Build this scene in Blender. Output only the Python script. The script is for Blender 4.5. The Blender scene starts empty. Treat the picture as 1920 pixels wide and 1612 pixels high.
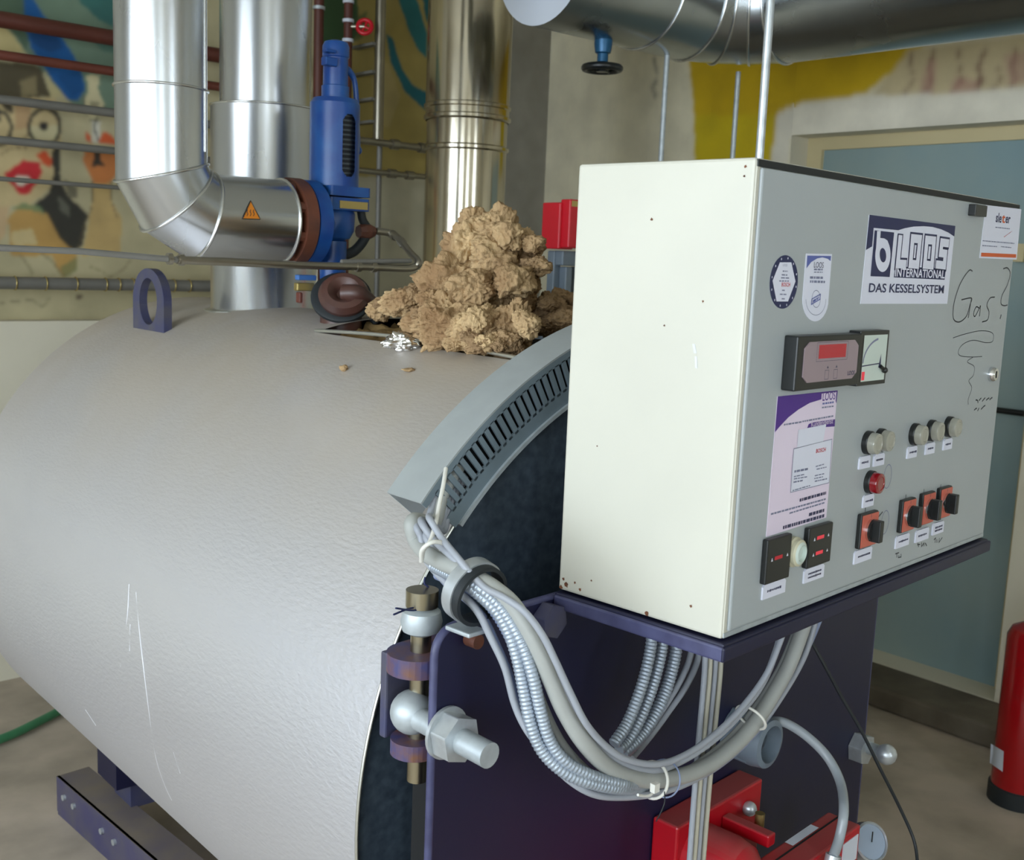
import bpy, math, random
import numpy as np
from mathutils import Vector, Matrix, noise

# ------------------------------------------------------------------ camera, daylight, exposure
S = bpy.context.scene
C = S.collection
H0 = 1.75                                   # eye height
FPX = 2052.5                                # focal length in pixels of the 1920 px frame
AX_R = Vector((0.7480285, -0.6624578, 0.0400367))
AX_U = Vector((0.0719253, 0.1408916, 0.9874089))
AX_F = Vector((0.6597576, 0.7357304, -0.1530384))
EYE = Vector((0, 0, H0))
cam = bpy.data.cameras.new('camera')
cam.sensor_fit = 'HORIZONTAL'; cam.sensor_width = 36.0
cam.lens = FPX / 1920 * 36
cam.clip_start = 0.02
cam.dof.use_dof = True; cam.dof.focus_distance = 1.75; cam.dof.aperture_fstop = 9.0
cam_o = bpy.data.objects.new('camera', cam)
m = Matrix((AX_R, AX_U, -AX_F)).transposed().to_4x4(); m.translation = EYE
cam_o.matrix_world = m
C.objects.link(cam_o)
S.camera = cam_o

S.view_settings.view_transform = 'Standard'
S.view_settings.look = 'None'
S.view_settings.gamma = 1
S.view_settings.use_curve_mapping = False
S.view_settings.exposure = 0.42
S.cycles.use_denoising = True
S.cycles.max_bounces = 10
S.cycles.sample_clamp_indirect = 8

W = bpy.data.worlds.new('sky'); S.world = W; W.use_nodes = True
bg = W.node_tree.nodes['Background']
bg.inputs[0].default_value = (0.80, 0.905, 1.0, 1); bg.inputs[1].default_value = 7.8

XL, XR, YB, YM, ZC = -2.6, 4.25, -2.8, 4.55, 3.5      # room: left, right, rear (behind camera), mural wall, ceiling
# window openings: (wall, from, to, sill, head)
WIN = [('left', -1.9, -0.35, 0.8, 2.9), ('left', -0.15, 1.4, 0.8, 2.9), ('left', 1.6, 3.0, 0.8, 2.9),
       ('rear', -1.7, -0.9, 1.0, 2.9), ('rear', 0.9, 1.6, 1.0, 2.9)]
for (w, a, b, z0, z1) in WIN:               # light portals in the window openings
    L = bpy.data.lights.new('window_portal', 'AREA'); L.shape = 'RECTANGLE'
    L.size = b - a; L.size_y = z1 - z0; L.cycles.is_portal = True
    o = bpy.data.objects.new('window_portal', L); C.objects.link(o)
    if w == 'left':
        o.location = (XL - 0.21, (a + b) / 2, (z0 + z1) / 2); o.rotation_euler = (math.pi / 2, 0, -math.pi / 2)
    else:
        o.location = ((a + b) / 2, YB - 0.21, (z0 + z1) / 2); o.rotation_euler = (math.pi / 2, 0, math.pi)

# ------------------------------------------------------------------ measured geometry
BX, BYF, BYR, BZ, BR = 1.534, 1.242, 3.183, 0.909, 0.691      # boiler axis x, front y, rear y, axis z, radius
CAZ = 0.0774                                                    # the cabinet and burner door stand a little ajar
CO = Vector((1.100, 0.812, 1.883))                              # cabinet front left top corner
CEX = Vector((math.cos(CAZ), math.sin(CAZ), 0)); CEY = Vector((-math.sin(CAZ), math.cos(CAZ), 0))
CW, CH, CD = 0.865, 0.600, 0.2776

def ray(px, py): return AX_R * ((px - 960) / FPX) - AX_U * ((py - 806) / FPX) + AX_F
def onplane(px, py, ax, v):                 # where the sight line of a photo pixel meets the plane x / y / z = v
    d = ray(px, py); return EYE + d * ((v - EYE[ax]) / d[ax])
def YP(px, py, y): return onplane(px, py, 1, y)
def XP(px, py, x): return onplane(px, py, 0, x)
def ZP(px, py, z): return onplane(px, py, 2, z)
def CL(px, py, dy=0.0):                     # the same on a plane parallel to the cabinet front, in cabinet coordinates
    d = ray(px, py); t = ((CO + CEY * dy - EYE).dot(CEY)) / d.dot(CEY)
    p = EYE + d * t - CO
    return Vector((p.dot(CEX), dy, p.z))
def CWLD(v): return CO + CEX * v[0] + CEY * v[1] + Vector((0, 0, v[2]))
CMAT = Matrix((CEX, CEY, Vector((0, 0, 1)))).transposed().to_4x4(); CMAT.translation = CO

def lin(c):
    return tuple((x / 255 / 12.92) if x / 255 <= 0.04045 else ((x / 255 + 0.055) / 1.055) ** 2.4 for x in c)

# ------------------------------------------------------------------ materials
MATS = {}
def mat(name, col, rough=0.5, metal=0.0, var=0.0, vscale=6.0, col2=None, bump=0.0, bscale=40.0, bdist=0.002,
        rvar=0.0, trans=0.0, emit=None, estr=0.0, alpha=1.0, coat=0.0, stretch=None, attr=None, spec=None, detail=6):
    if name in MATS: return MATS[name]
    M = bpy.data.materials.new(name); M.use_nodes = True
    N = M.node_tree.nodes; K = M.node_tree.links; B = N['Principled BSDF']
    c1 = lin(col) + (1,)
    B.inputs['Base Color'].default_value = c1
    B.inputs['Roughness'].default_value = rough; B.inputs['Metallic'].default_value = metal
    if spec is not None: B.inputs['Specular IOR Level'].default_value = spec
    if trans: B.inputs['Transmission Weight'].default_value = trans
    if coat: B.inputs['Coat Weight'].default_value = coat
    if alpha < 1: B.inputs['Alpha'].default_value = alpha
    if emit: B.inputs['Emission Color'].default_value = lin(emit) + (1,); B.inputs['Emission Strength'].default_value = estr
    tc = N.new('ShaderNodeTexCoord')
    src = tc.outputs['Object']
    if stretch:
        mp = N.new('ShaderNodeMapping'); mp.inputs['Scale'].default_value = stretch
        K.new(src, mp.inputs['Vector']); src = mp.outputs['Vector']
    base = None
    if attr:
        at = N.new('ShaderNodeAttribute'); at.attribute_name = attr; base = at.outputs['Color']
        K.new(base, B.inputs['Base Color'])
    if var or col2:
        nz = N.new('ShaderNodeTexNoise'); nz.inputs['Scale'].default_value = vscale; nz.inputs['Detail'].default_value = detail
        K.new(src, nz.inputs['Vector'])
        rp = N.new('ShaderNodeMapRange'); rp.inputs[1].default_value = 0.35; rp.inputs[2].default_value = 0.68
        K.new(nz.outputs['Fac'], rp.inputs[0])
        mx = N.new('ShaderNodeMix'); mx.data_type = 'RGBA'
        K.new(rp.outputs[0], mx.inputs[0])
        if attr:
            g = N.new('ShaderNodeMix'); g.data_type = 'RGBA'; g.blend_type = 'MULTIPLY'; g.inputs[0].default_value = 1
            K.new(base, g.inputs[6])
            mx.inputs[6].default_value = (1 - var, 1 - var, 1 - var, 1); mx.inputs[7].default_value = (1 + var * .4,) * 3 + (1,)
            K.new(mx.outputs[2], g.inputs[7]); K.new(g.outputs[2], B.inputs['Base Color'])
        else:
            mx.inputs[6].default_value = c1
            mx.inputs[7].default_value = (lin(col2) + (1,)) if col2 else tuple(max(0, x * (1 - var)) for x in c1[:3]) + (1,)
            K.new(mx.outputs[2], B.inputs['Base Color'])
        if rvar:
            r2 = N.new('ShaderNodeMapRange'); r2.inputs[1].default_value = 0.3; r2.inputs[2].default_value = 0.7
            r2.inputs[3].default_value = max(0.02, rough - rvar); r2.inputs[4].default_value = min(1, rough + rvar)
            K.new(nz.outputs['Fac'], r2.inputs[0]); K.new(r2.outputs[0], B.inputs['Roughness'])
    if bump:
        bn = N.new('ShaderNodeTexNoise'); bn.inputs['Scale'].default_value = bscale; bn.inputs['Detail'].default_value = 4
        K.new(src, bn.inputs['Vector'])
        bp = N.new('ShaderNodeBump'); bp.inputs['Strength'].default_value = bump; bp.inputs['Distance'].default_value = bdist
        K.new(bn.outputs['Fac'], bp.inputs['Height']); K.new(bp.outputs['Normal'], B.inputs['Normal'])
    MATS[name] = M
    return M

def dusty(M, dust, amount=0.8, lo=0.35, hi=0.95, scale=7.0):
    """dust settled on what faces up: dull colour over the material, patchy"""
    N = M.node_tree.nodes; K = M.node_tree.links; B = N['Principled BSDF']
    ge = N.new('ShaderNodeNewGeometry'); sx = N.new('ShaderNodeSeparateXYZ'); K.new(ge.outputs['True Normal'], sx.inputs[0])
    mr = N.new('ShaderNodeMapRange'); mr.inputs[1].default_value = lo; mr.inputs[2].default_value = hi; K.new(sx.outputs['Z'], mr.inputs[0])
    tc = N.new('ShaderNodeTexCoord'); nz = N.new('ShaderNodeTexNoise'); nz.inputs['Scale'].default_value = scale; nz.inputs['Detail'].default_value = 8
    K.new(tc.outputs['Object'], nz.inputs['Vector'])
    n2 = N.new('ShaderNodeMapRange'); n2.inputs[1].default_value = 0.3; n2.inputs[2].default_value = 0.62
    n2.inputs[3].default_value = 0.45; n2.inputs[4].default_value = 1.0; K.new(nz.outputs['Fac'], n2.inputs[0])
    mu = N.new('ShaderNodeMath'); mu.operation = 'MULTIPLY'; K.new(mr.outputs[0], mu.inputs[0]); K.new(n2.outputs[0], mu.inputs[1])
    m2 = N.new('ShaderNodeMath'); m2.operation = 'MULTIPLY'; m2.inputs[1].default_value = amount; K.new(mu.outputs[0], m2.inputs[0])
    D = N.new('ShaderNodeBsdfDiffuse'); D.inputs[0].default_value = lin(dust) + (1,)
    mix = N.new('ShaderNodeMixShader'); K.new(m2.outputs[0], mix.inputs[0]); K.new(B.outputs[0], mix.inputs[1]); K.new(D.outputs[0], mix.inputs[2])
    K.new(mix.outputs[0], N['Material Output'].inputs['Surface'])
    return M

mat('galv', (208, 211, 214), 0.27, 1.0, var=0.12, vscale=3.0, rvar=0.05, stretch=(1, 1, 0.3))
mat('galv_duct', (178, 184, 188), 0.27, 1.0, var=0.18, vscale=3.0, rvar=0.06)
mat('stainless', (196, 188, 170), 0.16, 1.0, var=0.1, vscale=4.0, rvar=0.04)
mat('seam', (214, 216, 216), 0.25, 1.0)
J = mat('jacket', (214, 214, 219), 0.46, 0.72, var=0.12, vscale=2.2, rvar=0.06, bump=0.8, bscale=150, bdist=0.0016, stretch=(1, 0.4, 1))
dusty(J, (172, 160, 142), 0.80, 0.30, 1.0, 3.0)
mat('jacket_edge', (214, 216, 210), 0.35, 1.0)
mat('front_plate', (46, 56, 68), 0.42, 0.0, col2=(66, 78, 90), vscale=60, bump=0.1, bscale=200)
mat('channel_grey', (152, 157, 157), 0.5, 0.0, var=0.08, vscale=20)
mat('channel_face', (104, 118, 126), 0.5, 0.0, var=0.08, vscale=20)
mat('black_void', (8, 10, 12), 0.9)
mat('navy', (15, 17, 50), 0.46, 0.0, col2=(20, 21, 52), vscale=9, bump=0.06, bscale=60)
mat('navy_edge', (72, 74, 108), 0.45, 0.0, col2=(56, 56, 88), vscale=30)
mat('navy_dull', (58, 60, 92), 0.55, 0.0, col2=(74, 72, 84), vscale=18)
mat('rust', (118, 72, 44), 0.85, 0.0, col2=(70, 46, 34), vscale=50, bump=0.3, bscale=120)
mat('rusty_navy', (64, 62, 104), 0.55, 0.0, col2=(112, 74, 52), vscale=34)
mat('zinc', (200, 206, 210), 0.34, 0.6, var=0.2, vscale=40)
mat('zinc_dull', (186, 194, 198), 0.48, 0.45, var=0.2, vscale=40)
mat('pin_steel', (168, 160, 138), 0.28, 1.0)
mat('cab_white', (197, 195, 182), 0.42, 0.0, var=0.05, vscale=5)
mat('cab_door_shaded', (164, 170, 172), 0.36, 0.0, var=0.05, vscale=4, bump=0.05, bscale=400)  # body white darkened: the front's shade is put into the door colour
mat('cab_gasket_shade', (22, 26, 28), 0.6)  # dark rubber with the shadow of the door gap put into its colour
mat('paper', (216, 218, 232), 0.55)
mat('paper_pink_light', (222, 208, 226), 0.5)  # white paper, the pink of reflected red light put into its colour
mat('print_navy', (26, 34, 78), 0.5)
mat('print_blue', (84, 96, 160), 0.5)
mat('print_purple', (74, 36, 130), 0.5)
mat('print_grey', (120, 124, 150), 0.6)
mat('print_dark', (52, 54, 84), 0.6)
mat('print_red', (190, 40, 52), 0.6)
mat('print_orange', (206, 92, 44), 0.6)
mat('pen', (46, 50, 56), 0.6)
mat('black_plastic', (24, 26, 26), 0.35)
mat('black_rubber', (26, 32, 36), 0.55)
mat('panel_face', (150, 132, 138), 0.4)  # pink of reflected light mixed into the panel colour
mat('lcd', (150, 20, 36), 0.2, emit=(200, 24, 44), estr=0.12)
mat('led', (200, 40, 60), 0.3, emit=(255, 60, 80), estr=0.2)
mat('gauge_face', (196, 208, 200), 0.4)
mat('clear_glass', (240, 246, 244), 0.05, trans=0.95)
mat('lamp_lens', (186, 184, 170), 0.14, trans=0.35, var=0.1, vscale=60, coat=0.5)
mat('lamp_red', (130, 6, 18), 0.12, coat=0.6)
mat('switch_plate', (196, 96, 78), 0.4)
mat('chrome', (220, 222, 224), 0.08, 1.0)
mat('button_cream', (190, 186, 160), 0.4)
mat('cable_grey', (152, 156, 164), 0.45, var=0.06, vscale=12)
mat('cable_thick', (158, 160, 156), 0.5, var=0.08, vscale=14)
mat('cable_blue', (128, 140, 170), 0.42)
mat('cable_beige', (176, 172, 156), 0.5)
mat('conduit', (166, 176, 188), 0.38, 0.5, var=0.1, vscale=30)
mat('tie_white', (206, 204, 196), 0.5)
mat('burner_red', (176, 10, 28), 0.38, 0.0, var=0.12, vscale=8)
dusty(MATS['burner_red'], (150, 96, 92), 0.62, 0.6, 1.0, 9.0)
mat('red_paint', (158, 4, 14), 0.25, coat=0.3)
mat('actuator_red', (200, 22, 40), 0.35)
mat('grey_cast', (112, 124, 136), 0.45, var=0.15, vscale=20)
V = mat('valve_blue', (16, 58, 128), 0.36, 0.0, col2=(30, 82, 146), vscale=14, bump=0.15, bscale=90)
mat('valve_dark', (14, 18, 28), 0.6)
mat('spring', (96, 104, 112), 0.35, 0.8)
mat('flange_brown', (104, 58, 40), 0.55, 0.0, col2=(70, 44, 36), vscale=14, bump=0.2, bscale=90)
mat('brown_gloss', (88, 56, 48), 0.40, 0.0, col2=(62, 42, 38), vscale=10)
mat('pipe_brown', (88, 44, 34), 0.5, var=0.2, vscale=9)
mat('pipe_rust', (108, 56, 44), 0.5, var=0.2, vscale=9)
mat('pipe_grey', (124, 122, 116), 0.5, 0.2, var=0.15, vscale=9)
mat('pipe_steel', (160, 154, 140), 0.28, 0.9, var=0.15, vscale=12)
mat('brass', (190, 170, 110), 0.35, 0.9)
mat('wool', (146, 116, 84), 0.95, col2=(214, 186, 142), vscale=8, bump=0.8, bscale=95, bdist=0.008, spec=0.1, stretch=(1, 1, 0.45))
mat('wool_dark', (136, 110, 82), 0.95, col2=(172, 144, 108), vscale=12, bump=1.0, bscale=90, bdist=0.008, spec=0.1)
mat('wool_bed', (104, 84, 54), 0.95, col2=(140, 116, 78), vscale=18, bump=0.9, bscale=60, bdist=0.006, spec=0.1)
mat('foil', (222, 220, 216), 0.22, 1.0)
mat('hose_green', (66, 132, 92), 0.45, var=0.15, vscale=20)
mat('hose_yellow', (214, 182, 20), 0.45)
mat('hose_clear', (178, 186, 192), 0.25, trans=0.35)
mat('handwheel', (18, 22, 24), 0.3)
mat('stem_blue', (28, 84, 122), 0.3, 0.3)
mat('plaster', (220, 214, 194), 0.85, var=0.08, vscale=2.5, bump=0.1, bscale=60)
mat('plaster_grey', (176, 172, 158), 0.9, var=0.1, vscale=2.0)
mat('ceiling', (190, 186, 172), 0.95, var=0.08, vscale=2)
mat('paint', (200, 200, 200), 0.75, attr='Col', var=0.10, vscale=7, bump=0.08, bscale=90)
mat('floor', (188, 174, 158), 0.8, col2=(150, 140, 126), vscale=3.5, bump=0.15, bscale=50, detail=10)
mat('plinth', (112, 104, 90), 0.85, col2=(84, 76, 64), vscale=5)
mat('door_teal', (150, 168, 166), 0.45, col2=(132, 158, 164), vscale=2)
mat('frame_cream', (206, 192, 150), 0.6)
mat('window_frame', (190, 190, 184), 0.5)
mat('warn_orange', (214, 128, 30), 0.5)
mat('white_plastic', (206, 212, 224), 0.4)
mat('tape_blue', (70, 120, 190), 0.5)

# ------------------------------------------------------------------ mesh helpers
class MB:
    def __init__(s): s.v = []; s.f = []; s.sm = []
    def add(s, vs, fs, smooth=False):
        n = len(s.v); s.v += [tuple(x) for x in vs]
        for f in fs: s.f.append(tuple(i + n for i in f)); s.sm.append(smooth)
        return s
    def box(s, a, b, M=None):
        (x0, y0, z0), (x1, y1, z1) = a, b
        vs = [Vector(p) for p in ((x0, y0, z0), (x1, y0, z0), (x1, y1, z0), (x0, y1, z0), (x0, y0, z1), (x1, y0, z1), (x1, y1, z1), (x0, y1, z1))]
        if M: vs = [M @ v for v in vs]
        return s.add(vs, [(0, 3, 2, 1), (4, 5, 6, 7), (0, 1, 5, 4), (1, 2, 6, 5), (2, 3, 7, 6), (3, 0, 4, 7)])
    def tube(s, path, r, n=14, closed=False, caps=True):
        P = [Vector(p) for p in path]; m_ = len(P)
        rr = r if isinstance(r, (list, tuple)) else [r] * m_
        T = []
        for i in range(m_):
            a = P[i - 1] if (i > 0 or closed) else P[i]; b = P[(i + 1) % m_] if (i < m_ - 1 or closed) else P[i]
            T.append((b - a).normalized())
        u = T[0].orthogonal().normalized(); vs = []
        for i in range(m_):
            u = (u - T[i] * u.dot(T[i])).normalized(); w = T[i].cross(u)
            for k in range(n):
                a = 2 * math.pi * k / n; vs.append(P[i] + (u * math.cos(a) + w * math.sin(a)) * rr[i])
        fs = []
        for i in range(m_ if closed else m_ - 1):
            j = (i + 1) % m_
            for k in range(n): fs.append((i * n + k, i * n + (k + 1) % n, j * n + (k + 1) % n, j * n + k))
        s.add(vs, fs, True)
        if caps and not closed:
            s.add(vs[:n], [tuple(range(n - 1, -1, -1))]); s.add(vs[-n:], [tuple(range(n))])
        return s
    def lathe(s, o, axis, prof, n=32, smooth=True, a0=0.0, a1=2 * math.pi, ref=None):
        o = Vector(o); ax = Vector(axis).normalized()
        u = (Vector(ref) - ax * Vector(ref).dot(ax)).normalized() if ref else ax.orthogonal().normalized()
        w = ax.cross(u); full = abs(a1 - a0 - 2 * math.pi) < 1e-6
        nn = n if full else n + 1; runs = [[prof[0]]]
        for i in range(1, len(prof)):        # break the shading at sharp corners of the profile
            runs[-1].append(prof[i])
            if i < len(prof) - 1:
                d1 = Vector((prof[i][0] - prof[i - 1][0], prof[i][1] - prof[i - 1][1])); d2 = Vector((prof[i + 1][0] - prof[i][0], prof[i + 1][1] - prof[i][1]))
                if d1.length > 1e-9 and d2.length > 1e-9 and d1.angle(d2) > 0.6: runs.append([prof[i]])
        for run_ in runs:
            vs = []; fs = []
            for (r, h) in run_:
                for k in range(nn):
                    a = a0 + (a1 - a0) * k / n; vs.append(o + ax * h + (u * math.cos(a) + w * math.sin(a)) * r)
            for i in range(len(run_) - 1):
                for k in range(n):
                    k2 = (k + 1) % nn; fs.append((i * nn + k, i * nn + k2, (i + 1) * nn + k2, (i + 1) * nn + k))
            s.add(vs, fs, smooth)
        return s
    def cyl(s, a, b, r, n=24, r2=None):
        a = Vector(a); b = Vector(b); r2 = r if r2 is None else r2; h = (b - a).length
        s.lathe(a, b - a, [(r, 0), (r2, h)], n)
        s.lathe(a, b - a, [(0.0001, 0), (r, 0)], n, False); s.lathe(a, b - a, [(r2, h), (0.0001, h)], n, False)
        return s
    def prism(s, poly, fn, d0, d1, smooth_side=False):
        n = len(poly); a = [fn(p, d0) for p in poly]; b = [fn(p, d1) for p in poly]
        s.add(a, [tuple(range(n))]); s.add(b, [tuple(range(n - 1, -1, -1))])
        s.add(a + b, [(i, n + i, n + (i + 1) % n, (i + 1) % n) for i in range(n)], smooth_side)
        return s
    def sphere(s, c, r, n=20, sc=(1, 1, 1)):
        c = Vector(c); k = n // 2; vs = []; fs = []
        for i in range(k + 1):
            t = math.pi * i / k
            for j in range(n):
                a = 2 * math.pi * j / n
                vs.append(c + Vector((r * sc[0] * math.sin(t) * math.cos(a), r * sc[1] * math.sin(t) * math.sin(a), r * sc[2] * math.cos(t))))
        for i in range(k):
            for j in range(n): fs.append((i * n + j, (i + 1) * n + j, (i + 1) * n + (j + 1) % n, i * n + (j + 1) % n))
        return s.add(vs, fs, True)
    def ribbon(s, pts, w, y, closed=False):
        """flat stroke in the x,z plane at depth y, mitred"""
        P = [Vector((p[0], p[1])) for p in pts]; m_ = len(P); L_ = []; R_ = []
        for i in range(m_):
            a = P[i - 1] if (i > 0 or closed) else None; b = P[(i + 1) % m_] if (i < m_ - 1 or closed) else None
            d1 = (P[i] - a).normalized() if a is not None else (b - P[i]).normalized()
            d2 = (b - P[i]).normalized() if b is not None else d1
            n1 = Vector((-d1.y, d1.x)); n2 = Vector((-d2.y, d2.x)); nn = n1 + n2
            nn = nn.normalized() if nn.length > 1e-6 else n1
            k = 1 / max(0.4, nn.dot(n1))
            L_.append(P[i] + nn * w / 2 * k); R_.append(P[i] - nn * w / 2 * k)
        vs = [(p.x, y, p.y) for p in L_] + [(p.x, y, p.y) for p in R_]
        fs = [(i, m_ + i, m_ + (i + 1) % m_, (i + 1) % m_) for i in range(m_ if closed else m_ - 1)]
        return s.add(vs, fs)
    def flat(s, poly, y): return s.add([(p[0], y, p[1]) for p in poly], [tuple(range(len(poly)))])
    def build(s, name, material, parent=None, bevel=0.0, M=None):
        me = bpy.data.meshes.new(name); me.from_pydata(s.v, [], s.f); me.update()
        me.polygons.foreach_set('use_smooth', s.sm)
        me.materials.append(MATS[material] if isinstance(material, str) else material)
        o = bpy.data.objects.new(name, me); C.objects.link(o)
        if parent: o.parent = parent
        if M: o.matrix_local = M
        if bevel:
            b = o.modifiers.new('bevel', 'BEVEL'); b.width = bevel; b.segments = 2; b.limit_method = 'ANGLE'
        return o

def tag(o, label, cat, group=None):
    o['label'] = label; o['category'] = cat
    if group: o['group'] = group
    return o
def thing(name, label, cat, loc=(0, 0, 0), group=None, M=None):
    o = bpy.data.objects.new(name, None); C.objects.link(o); o.empty_display_size = 0.05
    if M is not None: o.matrix_world = M
    else: o.location = loc
    return tag(o, label, cat, group)
def struct(o): o['kind'] = 'structure'; return o
def inv(root):                               # part meshes are given in world coordinates: put them back under a moved root
    return Matrix.Translation(-root.location)
def wpart(mb, name, material, root, bevel=0.0): return mb.build(name, material, root, bevel, inv(root))
def cr(pts, k=8):
    P = [Vector(p) for p in pts]; P = [P[0] * 2 - P[1]] + P + [P[-1] * 2 - P[-2]]; out = []
    for i in range(1, len(P) - 2):
        for j in range(k):
            t = j / k
            out.append(0.5 * ((2 * P[i]) + (P[i + 1] - P[i - 1]) * t + (2 * P[i - 1] - 5 * P[i] + 4 * P[i + 1] - P[i + 2]) * t * t + (3 * P[i] - P[i - 1] - 3 * P[i + 1] + P[i + 2]) * t ** 3))
    out.append(P[-2]); return out
def resample(P, step):
    out = [P[0]]; acc = 0.0
    for a, b in zip(P, P[1:]):
        L_ = (b - a).length
        if L_ < 1e-9: continue
        t = step - acc
        while t <= L_: out.append(a + (b - a) * (t / L_)); t += step
        acc = (acc + L_) % step
    return out
def circ(cx, cz, rx, rz=None, n=28, a0=0, a1=2 * math.pi):
    rz = rx if rz is None else rz; full = abs(a1 - a0 - 2 * math.pi) < 1e-6
    return [(cx + rx * math.cos(a0 + (a1 - a0) * i / (n if full else n - 1)), cz + rz * math.sin(a0 + (a1 - a0) * i / (n if full else n - 1))) for i in range(n)]
def text(s, size, x, z, y, material, parent, sx=1.0, bold=0.0, rot=0.0, name='lettering', align='LEFT', shear=0.0, fit=None):
    cu = bpy.data.curves.new('lettering', 'FONT'); cu.body = s; cu.size = size; cu.align_x = align; cu.offset = bold; cu.shear = shear
    cu.resolution_u = 3
    ob = bpy.data.objects.new('lettering', cu)
    me = bpy.data.meshes.new_from_object(ob); bpy.data.objects.remove(ob)
    if fit:
        xs_ = [v_.co.x for v_ in me.vertices]; sx = fit / (max(xs_) - min(xs_)); x -= min(xs_) * sx
    me.name = name; me.materials.clear(); me.materials.append(MATS[material])
    o = bpy.data.objects.new(name, me); C.objects.link(o); o.parent = parent
    o.matrix_local = Matrix.Translation((x, y, z)) @ Matrix.Rotation(rot, 4, Vector((0, -1, 0))) @ Matrix.Rotation(math.pi / 2, 4, 'X') @ Matrix.Diagonal((sx, 1, 1, 1))
    return o

rnd = random.Random(4)

# ------------------------------------------------------------------ the room
struct(MB().box((XL - .2, YB - .2, -0.1), (XR + .4, YM + .2, 0.0)).build('floor', 'floor'))
struct(MB().box((XL - .2, YB - .2, ZC), (XR + .4, YM + .2, ZC + .1)).build('ceiling', 'ceiling'))

def wall_with_holes(name, axis, c0, c1, lo, hi, holes, material):
    mb = MB()
    def bx(a, b, z0, z1):
        if b - a < 1e-4 or z1 - z0 < 1e-4: return
        if axis == 'x': mb.box((c0, a, z0), (c1, b, z1))
        else: mb.box((a, c0, z0), (b, c1, z1))
    cur = lo
    for (a, b, z0, z1) in sorted(holes):
        bx(cur, a, 0, ZC); bx(a, b, 0, z0); bx(a, b, z1, ZC); cur = b
    bx(cur, hi, 0, ZC)
    return struct(mb.build(name, material))
wall_with_holes('wall_left', 'x', XL - .2, XL, YB, YM, [w[1:] for w in WIN if w[0] == 'left'], 'plaster')
wall_with_holes('wall_front', 'y', YB - .2, YB, XL - .2, XR + .4, [w[1:] for w in WIN if w[0] == 'rear'], 'plaster')
DY0, DY1, DZ0, DZ1 = 1.79, 2.95, 0.09, 2.35
wr = wall_with_holes('wall_right', 'x', XR, XR + .4, YB, YM, [(DY0, DY1, DZ0, DZ1)], 'plaster')
wb = struct(MB().box((XL - .2, YM, 0), (XR + .4, YM + .2, ZC)).build('wall_back', 'plaster_grey'))
struct(MB().box((XL, YM - .10, 0), (1.95, YM, 1.44)).build('trim_1', 'plaster'))
struct(MB().box((3.985, YB, 0), (XR, 4.0, 0.09)).build('trim_2', 'plinth', bevel=0.012))

for i, (w, a, b, z0, z1) in enumerate(WIN):
    mb = MB()
    def wb_(p, q, u0, u1):
        if w == 'left': mb.box((XL - .14, p, u0), (XL - .08, q, u1))
        else: mb.box((p, YB - .14, u0), (q, YB - .08, u1))
    wb_(a, b, z0, z0 + .06); wb_(a, b, z1 - .06, z1); wb_(a, a + .06, z0, z1); wb_(b - .06, b, z0, z1)
    wb_((a + b) / 2 - .025, (a + b) / 2 + .025, z0, z1); wb_(a, b, z0 + 1.3, z0 + 1.35)
    struct(mb.build('window_%d' % (i + 1), 'window_frame'))

# teal steel door in its reveal
dr = struct(thing('door_1', 'teal steel door in a cream frame', 'door', (XR + .15, DY0, DZ0)))
del dr['category']; del dr['label']
mb = MB().box((XR + .13, DY1 - .075, DZ0), (XR + .2, DY1, DZ1)).box((XR + .13, DY0, DZ0), (XR + .2, DY0 + .06, DZ1)).box((XR + .1302, DY0 + .06, DZ1 - .055), (XR + .2, DY1 - .075, DZ1))
wpart(mb, 'door_frame', 'frame_cream', dr)
wpart(MB().box((XR + .15, DY0 + .06, DZ0), (XR + .2, DY1 - .075, DZ1 - .055)), 'door_leaf', 'door_teal', dr)
p = XP(1897, 771, XR + .12)
wpart(MB().cyl((XR + .1, DY0 + .05, p.z), (XR + .1, DY1 - .35, p.z), .012), 'push_bar', 'black_plastic', dr)
p = XP(1914, 474, XR + .13)
wpart(MB().box((XR + .11, p.y - .02, p.z - .035), (XR + .15, p.y + .02, p.z + .035)), 'hinge', 'frame_cream', dr)

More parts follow.
